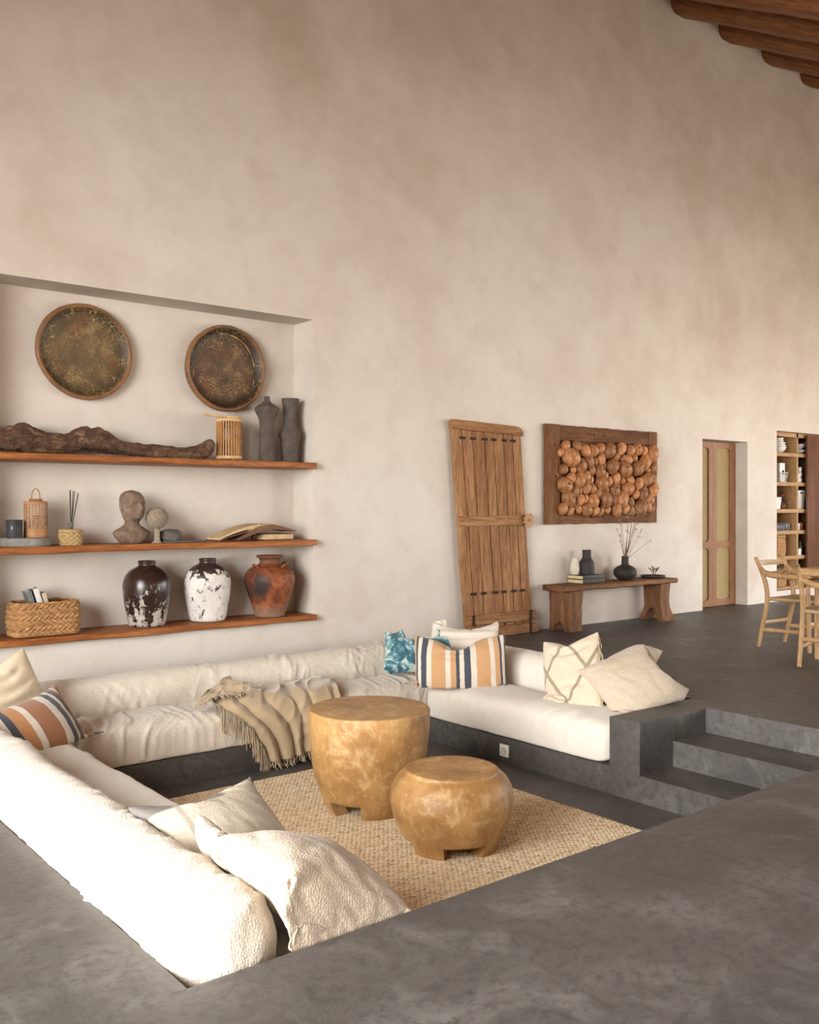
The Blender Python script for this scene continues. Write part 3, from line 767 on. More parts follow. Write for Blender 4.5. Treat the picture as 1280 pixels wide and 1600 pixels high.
def stool(name, label, cx, cy, prof, gap_z, rot, legw, topr):
    """prof from foot up: (z, r); legs are cut from the turned body"""
    base = PZ + .013
    t = thing(name, label, 'stool', (cx, cy, base), 0, 'carved wood stools on the rug')
    zs = np.array([p[0] for p in prof]) - base; rr = np.array([p[1] for p in prof])
    def R(z): return np.interp(z, zs, rr)
    n = 96; zz = np.linspace(gap_z, zs[-1], 40); V = []; P = []
    rad = R(zz)
    for _ in range(2): rad[1:-1] = (rad[:-2] + 2 * rad[1:-1] + rad[2:]) / 4
    ring = [(0, gap_z), (rad[0] * .6, gap_z)] + list(zip(rad, zz))
    r0, zt = rad[-1], zz[-1]
    for k in range(1, 6): a = PI / 2 * k / 5; ring.append((r0 - .012 + .012 * math.cos(a), zt + .012 * math.sin(a)))
    for k in range(1, 6): ring.append(((r0 - .012) * (1 - k / 5.), zt + .012 - .002 * (k / 5)))
    for r, z in ring:
        for k in range(n):
            a = 2 * PI * k / n
            d = .006 * float(0)
            V.append((r * math.cos(a), r * math.sin(a), z))
    V = np.array(V); lo = np.hypot(V[:, 0], V[:, 1])
    w = 1 + .016 * pn(V * 5 + cx) + .006 * pn(V * 16 + cx)
    V[:, 0] *= w; V[:, 1] *= w
    F = [tuple(reversed(f)) for f in gridfaces(len(ring), n, False, True)]
    o = raw('body', V, F, STOOLW, t); recalc(o)
    for k in range(4):
        c = rot + k * PI / 2; m = 20; L = []
        za = np.linspace(0, gap_z + .01, 8)
        for a in np.linspace(c - legw / 2, c + legw / 2, m):
            for z in za: L.append((R(z) * math.cos(a), R(z) * math.sin(a), z))
        for a in np.linspace(c - legw / 2, c + legw / 2, m):
            for z in za: L.append(((R(z) - .085) * math.cos(a), (R(z) - .085) * math.sin(a), z))
        L = np.array(L); w = 1 + .016 * pn(L * 5 + cx) + .006 * pn(L * 16 + cx); L[:, 0] *= w; L[:, 1] *= w
        nz = len(za); Fo = gridfaces(m, nz); Fi = [tuple(reversed(f)) for f in gridfaces(m, nz, off=m * nz)]
        Fs = []
        for j in range(nz - 1):
            Fs.append((j, m * nz + j, m * nz + j + 1, j + 1)); e0 = (m - 1) * nz
            Fs.append((e0 + j, e0 + j + 1, m * nz + e0 + j + 1, m * nz + e0 + j))
        for i in range(m - 1):
            Fs.append((i * nz, (i + 1) * nz, m * nz + (i + 1) * nz, m * nz + i * nz))
        lo_ = recalc(raw('leg', L, Fo + Fi + Fs, STOOLW, t))
        try: lo_.data.set_sharp_from_angle(angle=math.radians(40))
        except Exception: pass
    return t
D2 = math.radians
stool('carved_stool', 'tall bucket-shaped carved wooden stool with a flat top and stub legs', 3.163, 4.275,
      [(-.448, .225), (-.40, .256), (-.33, .283), (-.266, .300), (-.18, .318), (-.108, .329), (0, .337), (.108, .341)], .085, D2(233.5 - 30.5 + 45), D2(48), .34)
stool('carved_stool', 'low round ball-shaped carved wooden stool, standing in front of the tall bucket stool', 3.145, 3.55,
      [(-.448, .228), (-.41, .240), (-.36, .268), (-.29, .298), (-.215, .312), (-.15, .303), (-.10, .272), (-.072, .235)], .066, D2(228.3 + 15 + 45), D2(42), .23)

# ------------------------------------------------------------------ socket
WHITE = simple('white_plastic', (.78, .76, .72), .4, .03)
t = thing('wall_socket', 'small white wall socket on the concrete base under the pale seat', 'socket', (4.458, 4.502, -.42))
box('cover_plate', (-.003, 0, .04), (.008, .084, .082), WHITE, t, .003)
o = lathe('socket_ring', [(.024, 0), (.024, .004), (.020, .004), (.0195, .0015), (0, .0015)], simple('socket_grey', (.66, .65, .62), .5), t, 32)
o.rotation_euler = (0, -PI / 2, 0); o.location = (-.007, 0, .04)
for s in (-1, 1):
    o = lathe('pin_hole', [(.0035, 0), (.0035, .0015), (0, .0015)], IRON, t, 12); o.rotation_euler = (0, -PI / 2, 0); o.location = (-.007, s * .009, .04)
# ------------------------------------------------------------------ niche shelves
def shelf(z0, z1, label, seed):
    n, m = 140, 5
    x = np.linspace(1.705, 4.303, n); V = []
    fr = 6.535 + .008 * pn(np.stack([x * 3, x * 0 + seed, x * 0], -1)) + .003 * pn(np.stack([x * 14, x * 0 + seed, x * 0], -1))
    bt = .006 * pn(np.stack([x * 2.5, x * 0 + seed + 4.5, x * 0], -1)); ch = .006 + .004 * pn(np.stack([x * 9, x * 0 + seed + 2., x * 0], -1))
    for i in range(n):
        a = max(.002, ch[i])
        V += [(x[i], 6.905, z0), (x[i], 6.905, z1), (x[i], fr[i] + a, z1), (x[i], fr[i], z1 - a), (x[i], fr[i] + .004, z0 + bt[i] + a), (x[i], fr[i] + a + .006, z0 + bt[i])]
    F = gridfaces(n, 6, False, True); F += [tuple(range(6))[::-1], tuple(range((n - 1) * 6, n * 6))]
    o = recalc(raw('shelf_board', V, F, WOOD_SHELF)); o.data.set_sharp_from_angle(angle=D2(30))
    tag(o, label, 'shelf', 'thick boards in the wall niche')
shelf(1.563, 1.612, 'topmost reddish wooden shelf board in the niche, carrying the gnarled log', 1)
shelf(.930, .978, 'middle reddish wooden shelf board in the niche, carrying the stone bust', 5)
shelf(.312, .358, 'lowest reddish wooden shelf board in the niche, carrying the three big jars', 9)
Z1, Z2, Z3 = 1.612, .978, .358

# ---- round trays on the niche wall
def make_tray(name, base, lightc, redc, seed):
    g = Mat(name, .5, Specular_IOR_Level=.4); v = g.co('Object', loc=(seed, seed * .7, 0)); v0 = g.co('Object')
    s = g.sep(v0); r = g.ma('SQRT', g.ma('ADD', g.ma('MULTIPLY', s[0], s[0]), g.ma('MULTIPLY', s[1], s[1])))
    n1 = g.noise(v, 4.5, 6, .7, .6); n2 = g.noise(v, 26, 5, .75); n3 = g.noise(v, 3, 4, .6)
    c = g.ramp(n1, (.32, base), (.52, tuple(q * 1.7 for q in base)), (.70, lightc))
    c = g.mix(g.ramp(n3, (.50, 0.0), (.64, .7)), c, redc)
    c = g.mix(g.ramp(g.ma('ADD', r, g.ma('MULTIPLY', n1, .12)), (.25, 0.0), (.36, .85)), c, tuple(q * .4 for q in base))
    c = g.mix(g.ramp(n2, (.52, 0.0), (.68, .6)), c, tuple(q * .4 for q in base))
    an = g.ma('ARCTAN2', s[1], s[0])
    pol = g.comb(g.ma('MULTIPLY', an, 4.0), g.ma('MULTIPLY', r, 34.0), 0.0)
    cr = g.vor(g.mix(.12, pol, g.noise(v, 14, 4, out='Color')), 1.6, 'DISTANCE_TO_EDGE', 1.0)
    lines = g.ramp(cr, (.015, 1.0), (.05, 0.0))
    lines = g.ma('MULTIPLY', lines, g.ramp(g.noise(v, 9, 3), (.42, 0.0), (.6, .75)))
    c = g.mix(lines, c, (.46, .31, .13))
    rim = g.ma('MULTIPLY', g.ramp(r, (.315, 0.0), (.33, 1.0)), g.ramp(n1, (.3, .35), (.6, .9)))
    c = g.mix(rim, c, (.26, .125, .05))
    g.set(Base_Color=c, Roughness=g.ramp(n2, (.3, .38), (.7, .65)))
    g.bump(lines, .3, .004); g.bump(n2, .3, .006); g.bump(g.wave(v0, 9, 3, 3, 2, 'RINGS', 'Z'), .15, .004); return g.m
def tray(label, x, z, mat, rot, sx=1.0, rimh=.07, lip=None):
    t = thing('wall_tray', label, 'tray', (x, 6.905, z), 0, 'round wooden trays hung in the niche')
    prof = [(0, .022), (.12, .020), (.22, .022), (.275, .030), (.305, .048), (.322, rimh), (.334, rimh + .006), (.345, rimh - .004), (.347, .045), (.338, .018), (.30, .002), (0, .0)]
    V, F = lathe_data(prof, 96); V = np.array(V)
    a = np.arctan2(V[:, 1], V[:, 0]); rr = np.hypot(V[:, 0], V[:, 1])
    k = 1 + .012 * pn(np.stack([np.cos(a) * 2, np.sin(a) * 2, a * 0 + x], -1)) + .006 * pn(np.stack([np.cos(a) * 9, np.sin(a) * 9, a * 0 + x], -1)) * (rr > .28)
    V[:, 0] *= k * sx; V[:, 1] *= k
    V[:, 2] += .010 * pn(np.stack([np.cos(a) * 1.5 + 3, np.sin(a) * 1.5, a * 0 + x], -1)) * (rr > .29) * (V[:, 2] > .03)
    o = recalc(raw('dish', V, F, mat, t)); o.rotation_euler = (PI / 2, rot, 0)
    if lip:
        pts = [(.275 * math.cos(q), .285 * math.sin(q), .034 + .01 * math.sin(q * 3)) for q in np.linspace(*lip, 40)]
        c = tubes('inner_ridge', [(pts, [.004 + .002 * math.sin(i) for i in range(40)])], simple('pale_worn_edge', (.42, .27, .12), .6, .3, 20), t, 6); c.rotation_euler = (PI / 2, rot, 0)
    return t
tray('round worn wooden tray with a gold-brown face, hung above the thick end of the log', 2.492, 2.381, make_tray('gilded_worn_wood', (.085, .058, .028), (.33, .235, .095), (.19, .085, .035), 1.3), .4, 1.03)
tray('round dark cracked wooden tray hung above the slatted lantern', 3.634, 2.364, make_tray('dark_cracked_wood', (.055, .033, .019), (.25, .165, .06), (.16, .06, .025), 7.1), -.5, 1.02, .085, (-.9, 2.2))

# ---- gnarled log
def make_bark():
    g = Mat('weathered_log_wood', .85); v = g.co('Object', (1.5, 6, 6))
    n1 = g.noise(v, 3, 6, .7, 1.0); n2 = g.noise(g.co('Object'), 22, 6, .75, .6)
    c = g.ramp(n1, (.30, (.060, .028, .014)), (.50, (.16, .082, .042)), (.68, (.34, .205, .115)))
    c = g.mix(g.ramp(n2, (.42, .75), (.56, 0.0)), c, (.035, .018, .011))
    g.set(Base_Color=c); g.bump(n2, .9, .02); g.bump(n1, .6, .03); return g.m
def log():
    prof = [(1.765, .060, .02), (1.80, .078, .055), (1.88, .095, .075), (2.0, .112, .094), (2.10, .098, .088), (2.2, .075, .066), (2.30, .078, .058), (2.36, .098, .072), (2.44, .128, .082), (2.54, .126, .080), (2.60, .105, .072), (2.70, .075, .050), (2.82, .063, .044), (3.0, .056, .040), (3.2, .050, .040), (3.30, .054, .046), (3.36, .072, .056), (3.40, .095, .060), (3.435, .108, .050), (3.45, .112, .02)]
    P = np.array(prof); xs_ = np.linspace(P[0, 0], P[-1, 0], 230); m = 44; V = []
    zc = np.interp(xs_, P[:, 0], P[:, 1]); r = np.interp(xs_, P[:, 0], P[:, 2])
    for _ in range(6): zc[1:-1] = (zc[:-2] + 2 * zc[1:-1] + zc[2:]) / 4; r[1:-1] = (r[:-2] + 2 * r[1:-1] + r[2:]) / 4
    X, T = np.meshgrid(xs_, np.linspace(0, 2 * PI, m, endpoint=False), indexing='ij')
    q = np.stack([X * 5, np.cos(T) * 1.3, np.sin(T) * 1.3], -1)
    k = 1 + .26 * pn(q) + .20 * pn(q * 2.7) + .10 * pn(q * 5.5) + .07 * pn(np.stack([X * 14, np.cos(T) * 5, np.sin(T) * 5], -1)) + .05 * (1 - np.abs(pn(np.stack([X * 9 + T * .5, np.cos(T) * 7, np.sin(T) * 7], -1))))
    R = r[:, None] * k
    Y = .02 * np.sin(X * 3.1) + R * np.cos(T) * .92; Zz = zc[:, None] + R * np.sin(T)
    flat = (X > 2.40) & (X < 2.60); Zz = np.where(flat, np.minimum(Zz, .205 + .01 * np.sin(X * 60)), Zz)
    Zz = np.maximum(Zz, .001)
    V = np.stack([X - 2.6, Y, Zz], -1).reshape(-1, 3)
    F = gridfaces(len(xs_), m, False, True); F += [tuple(range(m)), tuple(range((len(xs_) - 1) * m, len(xs_) * m))]
    o = recalc(raw('driftwood_log', V, F, make_bark())); o.location = (2.6, 6.715, Z1)
    tag(o, 'long gnarled brown driftwood log lying along the topmost shelf', 'log')
log()
# ---- slatted lantern with a wooden handle bar
CANDLE = Mat('frosted_glass', .35, Base_Color=(.62, .55, .45), Transmission_Weight=.15).m
BAMBOO = simple('pale_bamboo', (.56, .38, .19), .5, .2, 14, .1)
BAMBOO_D = simple('bamboo_slat', (.38, .19, .07), .5, .25, 14, .1)
def lantern1():
    t = thing('slatted_lantern', 'bamboo slatted lantern with a flat pale lid bar, beside the thin log end', 'lantern', (3.588, 6.71, Z1))
    for a in (0.4, 2.5, 4.6): lathe('foot', [(.014, 0), (.014, .014)], BAMBOO_D, t, 12, (.075 * math.cos(a), .075 * math.sin(a), 0))
    recalc(lathe('base_ring', [(.0, .012), (.1, .012), (.103, .016), (.103, .036), (.09, .04), (.0, .04)], BAMBOO, t, 48))
    V = []; F = []
    n = 30
    for k in range(n):
        a = 2 * PI * k / n; bm = None
        c, s = math.cos(a), math.sin(a)
        o = len(V)
        for z in (.036, .312):
            for dr, dt in ((-.004, -.0058), (.004, -.0058), (.004, .0058), (-.004, .0058)):
                V.append(((.097 + dr) * c - dt * s, (.097 + dr) * s + dt * c, z))
        F += [(o, o + 1, o + 5, o + 4), (o + 1, o + 2, o + 6, o + 5), (o + 2, o + 3, o + 7, o + 6), (o + 3, o, o + 4, o + 7)]
    recalc(raw('slats', V, F, BAMBOO_D, t, False))
    recalc(lathe('middle_band', [(.089, .155), (.093, .155), (.093, .168), (.089, .168), (.089, .155)], BAMBOO_D, t, 40))
    recalc(lathe('top_ring', [(.075, .308), (.103, .308), (.104, .314), (.104, .328), (.098, .334), (.075, .334), (.075, .308)], BAMBOO, t, 48))
    recalc(lathe('candle_glass', [(0, .15), (.045, .15), (.045, .25), (.040, .25), (.040, .158), (0, .158)], CANDLE, t, 32))
    recalc(lathe('lid', [(0, .334), (.07, .334), (.075, .34), (.07, .352), (0, .356)], BAMBOO, t, 40, (.02, .0, 0)))
    box('handle_bar', (-.10, -.03, .345), (.27, .028, .016), BAMBOO, t, .006, Matrix.Rotation(.05, 3, 'Y'))
lantern1()
CLAY = make_ceramic('grey_clay', (.066, .052, .043), (.12, .098, .083), .75, 12, .35, .2)
t = recalc(lathe('clay_vase', [(0, 0), (.064, 0), (.067, .012), (.064, .10), (.061, .22), (.059, .31), (.066, .355), (.088, .395), (.103, .425), (.100, .442), (.084, .458), (.05, .475), (.032, .492), (.024, .512), (.021, .532), (.024, .536), (.019, .536), (.015, .50)], CLAY, None, 56, smooth_prof=1)); t.location = (3.937, 6.72, Z1)
tag(t, 'slim grey clay vase with a flared shoulder and tiny neck, beside the slatted lantern', 'vase', 'grey clay vases on the topmost shelf')
t = recalc(lathe('clay_vase', [(0, 0), (.068, 0), (.071, .012), (.074, .09), (.080, .18), (.094, .232), (.096, .245), (.082, .262), (.062, .30), (.055, .36), (.056, .42), (.064, .48), (.074, .528), (.075, .535), (.069, .535), (.058, .47), (.048, .40)], CLAY, None, 56, smooth_prof=1)); t.location = (4.168, 6.735, Z1)
tag(t, 'grey clay vase with an open trumpet mouth and ridged middle, in the niche corner', 'vase', 'grey clay vases on the topmost shelf')

# ---- middle shelf
t = recalc(lathe('stone_tray', [(0, 0), (.158, 0), (.166, .008), (.167, .05), (.160, .058), (0, .058)], make_ceramic('rough_grey_stone', (.16, .155, .14), (.27, .26, .235), .85, 20, .6, .2), None, 64)); t.location = (2.022, 6.705, Z2)
tag(t, 'thick round grey stone disc on the middle shelf carrying a dark cup and a lantern', 'tray')
def lattice(name, r, z0, z1, na, nz, w, mat, parent, th=.003):
    """open cylinder of square holes"""
    V = []; F = []
    def add(vs, fs):
        o = len(V); V.extend(vs); F.extend([tuple(i + o for i in f) for f in fs])
    n = na * 4
    for k in range(nz + 1):
        z = z0 + (z1 - z0) * k / nz
        v, f = lathe_data([(r - th, z - w / 2), (r + th, z - w / 2), (r + th, z + w / 2), (r - th, z + w / 2), (r - th, z - w / 2)], n)
        add(v, f)
    for k in range(na):
        a = 2 * PI * k / na; c, s = math.cos(a), math.sin(a); vs = []
        for z in (z0, z1):
            for dr, dt in ((-th, -w / 2), (th, -w / 2), (th, w / 2), (-th, w / 2)): vs.append(((r + dr) * c - dt * s, (r + dr) * s + dt * c, z))
        add(vs, [(0, 1, 5, 4), (1, 2, 6, 5), (2, 3, 7, 6), (3, 0, 4, 7)])
    return recalc(raw(name, V, F, mat, parent, False))
GREYM = simple('dark_grey_mesh', (.065, .063, .066), .5, .2, 10)
DARKG = Mat('smoky_glass', .15, Base_Color=(.05, .05, .055)).m
t = thing('candle_cup', 'small dark grey meshed candle cup on the stone disc', 'candle holder', (1.944, 6.685, Z2 + .058))
recalc(lathe('glass_cup', [(0, 0), (.050, 0), (.050, .125), (.046, .125), (.046, .008), (0, .008)], DARKG, t, 32))
lattice('mesh', .053, .006, .122, 22, 9, .0035, GREYM, t, .0016)
CANE = simple('tan_cane', (.36, .185, .085), .55, .2, 12, .15)
t = thing('lattice_lantern', 'tan lantern of square lattice with a loop handle on the stone disc', 'lantern', (2.097, 6.715, Z2 + .058))
recalc(lathe('base_band', [(0, 0), (.076, 0), (.078, .004), (.078, .060), (.072, .062), (0, .02)], CANE, t, 40))
lattice('lattice', .075, .060, .232, 20, 11, .0062, CANE, t, .003)
recalc(lathe('top_band', [(.06, .228), (.078, .228), (.079, .232), (.079, .246), (.074, .25), (.045, .251), (.042, .268), (.036, .268), (.036, .24), (.06, .228)], CANE, t, 40))
recalc(lathe('candle', [(0, .02), (.03, .02), (.03, .15), (0, .152)], simple('wax', (.60, .50, .36), .5), t, 24))
tubes('handle', [([(.028 * math.cos(a) * 1.0, 0, .262 + .075 * math.sin(a) ** .7) for a in np.linspace(.02, PI - .02, 22)], .004)], CANE, t, 8, 1.8)
def woven(name, r, h, mat, parent, na=22, rows=6, amp=.004):
    n, m = na * 8, rows * 8
    T, Zz = np.meshgrid(np.linspace(0, 2 * PI, n, endpoint=False), np.linspace(0, 1, m), indexing='ij')
    row = np.floor(Zz * rows - 1e-6); ph = T * na / 2 + row * PI
    R = r + amp * np.cos(ph) * np.abs(np.sin(Zz * rows * PI)) ** .6 + .4 * amp * np.abs(np.sin(Zz * rows * PI))
    V = np.stack([R * np.cos(T), R * np.sin(T), Zz * h], -1).reshape(-1, 3)
    F = gridfaces(n, m, True, False); F.append(tuple(i * m for i in range(n))[::-1]); F.append(tuple(i * m + m - 1 for i in range(n)))
    return recalc(raw(name, V, F, mat, parent))
STRAW = Mat('straw', .8); STRAW.set(Base_Color=STRAW.ramp(STRAW.noise(STRAW.co('Object', (40, 40, 160)), 1, 3), (.3, (.25, .155, .055)), (.7, (.50, .36, .17)))); STRAW = STRAW.m
t = thing('reed_diffuser', 'reed diffuser in a straw cosy with a spray of dark sticks', 'diffuser', (2.328, 6.685, Z2))
woven('cosy', .077, .088, STRAW, t, 26, 6, .005)
recalc(lathe('cosy_lid', [(0, .088), (.079, .088), (.083, .093), (.083, .106), (.078, .112), (0, .114)], STRAW, t, 40))
recalc(lathe('glass_neck', [(.018, .11), (.018, .16), (.021, .164), (.015, .164), (.014, .11)], Mat('clear_glass', .05, Base_Color=(.85, .9, .85), Transmission_Weight=.9).m, t, 20))
for dx, dy, L in ((-.006, 0, .385), (.002, .01, .39), (.016, -.004, .385), (.032, .012, .38), (.052, 0, .37), (.058, .015, .36)):
    tubes('reed', [([(dx * .08, dy * .1, .10), (dx, dy, L)], .0028)], simple('dark_reed', (.045, .035, .03), .7) if 'dark_reed' not in bpy.data.materials else bpy.data.materials['dark_reed'], t, 6)
# bust
def bust():
    t = thing('stone_bust', 'weathered brown stone bust of a bald head on the middle shelf', 'sculpture', (2.79, 6.72, Z2), D2(12))
    sl = [(0, .082, .060, 0), (.012, .100, .070, 0), (.04, .128, .078, 0), (.068, .152, .082, 0), (.085, .152, .080, 0), (.10, .128, .072, 0), (.118, .092, .062, 0), (.135, .064, .054, .0), (.15, .055, .050, -.002), (.165, .054, .054, -.008), (.178, .060, .070, -.014), (.195, .068, .084, -.016), (.22, .077, .092, -.014), (.25, .084, .096, -.010), (.285, .088, .099, -.005), (.32, .088, .099, 0), (.345, .082, .094, .002), (.365, .070, .080, .003), (.382, .048, .056, .004), (.392, .020, .024, .005), (.394, .002, .002, .005)]
    A = np.array(sl); zz = np.linspace(0, .394, 110); m = 80
    rx = np.interp(zz, A[:, 0], A[:, 1]); ry = np.interp(zz, A[:, 0], A[:, 2]); yo = np.interp(zz, A[:, 0], A[:, 3])
    for q in (rx, ry, yo):
        for _ in range(3): q[1:-1] = (q[:-2] + 2 * q[1:-1] + q[2:]) / 4
    Z, T = np.meshgrid(zz, np.linspace(0, 2 * PI, m, endpoint=False), indexing='ij')
    X = rx[:, None] * np.cos(T); Y = yo[:, None] + ry[:, None] * np.sin(T)
    fr = (np.sin(T) < 0)
    def g(x0, z0, sx, sz): return np.exp(-((X - x0) / sx) ** 2 - ((Z - z0) / sz) ** 2) * fr
    d = .030 * g(0, .255, .013, .022) + .016 * g(0, .282, .010, .024) + .012 * g(-.031, .308, .026, .009) + .012 * g(.031, .308, .026, .009)
    d -= .016 * g(-.032, .287, .017, .010) + .016 * g(.032, .287, .017, .010)
    d += .009 * g(0, .224, .022, .005) + .008 * g(0, .213, .020, .005) - .006 * g(0, .2185, .02, .0022) + .010 * g(0, .190, .020, .011)
    Y = Y - d
    P = np.stack([X, Y, Z], -1); P += (pn(P * 40)[..., None] * .0025 + pn(P * 14)[..., None] * .003) * np.stack([np.cos(T), np.sin(T), T * 0], -1)
    g_ = Mat('weathered_stone', .9); v = g_.co('Object'); n = g_.noise(v, 16, 6, .7, .4); n2 = g_.noise(v, 60, 4, .7)
    c = g_.ramp(n, (.3, (.115, .075, .05)), (.55, (.21, .145, .10)), (.75, (.32, .24, .175)))
    g_.set(Base_Color=g_.mix(g_.ramp(n2, (.35, .5), (.5, 0.0)), c, (.08, .05, .033))); g_.bump(n2, .5, .006); g_.bump(n, .4, .012)
    F = gridfaces(len(zz), m, False, True); F += [tuple(range(m)), tuple(range((len(zz) - 1) * m, len(zz) * m))]
    recalc(raw('head_and_shoulders', P.reshape(-1, 3), F, g_.m, t))
    for s in (-1, 1):
        bm = bmesh.new(); bmesh.ops.create_icosphere(bm, subdivisions=3, radius=1)
        for v_ in bm.verts:
            c_ = v_.co.copy(); v_.co = Vector((s * .088 + c_.x * .010, .008 + c_.y * .017 + c_.z * .005, .272 + c_.z * .028))
        bm_obj('ear', bm, g_.m, t, True)
bust()
# coral ball
def coral():
    t = thing('coral_ball', 'round beige coral head on a short stem beside the bust', 'ornament', (2.962, 6.66, Z2))
    g = Mat('beige_coral', .95); v = g.co('Object'); n = g.noise(v, 60, 5, .8)
    g.set(Base_Color=g.ramp(n, (.3, (.18, .135, .095)), (.6, (.40, .32, .24)))); g.bump(n, .8, .01)
    bm = bmesh.new(); bmesh.ops.create_icosphere(bm, subdivisions=6, radius=1)
    co_ = np.array([v_.co[:] for v_ in bm.verts])
    k = .083 * (1 + .05 * pn(co_ * 2.5)) + .012 * np.abs(pn(co_ * 9)) - .007 + .006 * pn(co_ * 22)
    for v_, q, r in zip(bm.verts, co_, k): v_.co = Vector(q * r) + Vector((0, 0, .187))
    bm_obj('coral_head', bm, g.m, t, True)
    recalc(lathe('stem', [(0, 0), (.040, 0), (.040, .006), (.026, .014), (.020, .05), (.022, .11)], g.m, t, 24))
coral()
def rock(name, label, loc, s, seed, mat, cat='rock', flat=.0, rz=0):
    bm = bmesh.new(); bmesh.ops.create_icosphere(bm, subdivisions=4, radius=1)
    co_ = np.array([v_.co[:] for v_ in bm.verts])
    k = 1 + .32 * pn(co_ * 1.1 + seed) + .12 * pn(co_ * 2.6 + seed) + .04 * pn(co_ * 7 + seed)
    co_ = np.sign(co_) * np.abs(co_) ** .8 * k[:, None] * np.array(s); co_[:, 2] = np.maximum(co_[:, 2], -s[2] * .7); co_[:, 2] -= co_[:, 2].min()
    for v_, q in zip(bm.verts, co_): v_.co = q
    o = bm_obj(name, bm, mat, None, True); o.location = loc; o.rotation_euler.z = rz
    return tag(o, label, cat)
SLATE = make_ceramic('slate', (.075, .07, .066), (.14, .13, .12), .8, 14, .5, .25)
o = box('slate_slab', (3.16, 6.70, Z2 + .008), (.31, .17, .014), SLATE, None, .004); tag(o, 'thin flat grey slate slab under the dark rock', 'slab')
rock('rock', 'dark grey angular rock lying on the thin slate slab', (3.085, 6.70, Z2 + .016), (.088, .06, .05), 4.2, SLATE)
# open old book and closed book
PAPER = make_ceramic('aged_paper', (.44, .31, .16), (.60, .46, .28), .9, 20, .3, .1)
LEATHER = make_ceramic('worn_brown_leather', (.085, .038, .020), (.21, .105, .06), .6, 18, .6, .35)
def sheet_block(name, path, y0, y1, th, mat, parent, edge=None):
    """curved block along a path in x,z, from y0 to y1"""
    V = []; n = len(path)
    for (x, z), h in zip(path, th if hasattr(th, '__len__') else [th] * n):
        for y in (y0, y1): V += [(x, y, z), (x, y, z + h)]
    F = []
    for i in range(n - 1):
        a, b = i * 4, (i + 1) * 4
        F += [(a, b, b + 1, a + 1), (a + 2, a + 3, b + 3, b + 2), (a + 1, b + 1, b + 3, a + 3), (a, a + 2, b + 2, b)]
    F += [(0, 1, 3, 2), ((n - 1) * 4, (n - 1) * 4 + 2, (n - 1) * 4 + 3, (n - 1) * 4 + 1)]
    o = recalc(raw(name, V, F, mat, parent)); o.data.set_sharp_from_angle(angle=D2(40)); return o
t = thing('closed_book', 'closed book with pale page edges lying under the open old book', 'book', (3.99, 6.71, Z2))
box('pages', (.0, 0, .027), (.27, .19, .040), PAPER, t, .003); box('cover', (.0, .004, .0035), (.285, .205, .005), LEATHER, t, .001); box('cover', (.0, .004, .0505), (.285, .205, .005), LEATHER, t, .001); box('spine', (.0, .104, .027), (.285, .006, .052), LEATHER, t, .002)
t = thing('open_book', 'old leather book lying open with curled tan pages, propped on the closed book', 'book', (3.78, 6.71, Z2))
xx = np.linspace(0, 1, 16)
sheet_block('page_block', [(-.335 + .36 * q, .012 + .095 * q ** .9 + .012 * math.sin(q * PI)) for q in xx], -.115, .10, [.016 + .012 * q for q in xx], PAPER, t)
sheet_block('cover', [(-.348 + .35 * q, .002 + .092 * q ** .9) for q in xx], -.122, .108, .007, LEATHER, t)
sheet_block('curled_pages', [(-.10 + .40 * q, .070 + .055 * math.sin(q * PI * .85) - .018 * q) for q in xx], -.118, .10, [.004 + .014 * math.sin(q * PI) + .004 * q for q in xx], PAPER, t)
sheet_block('leather_cover', [(-.18 + .53 * q, .008 + .058 * min(1, q * 1.7) + .024 * math.sin(q * PI * 1.0)) for q in xx], -.125, .112, [.012 + .035 * min(1, 2.0 * (1 - q)) * min(1, q * 3) for q in xx], LEATHER, t)

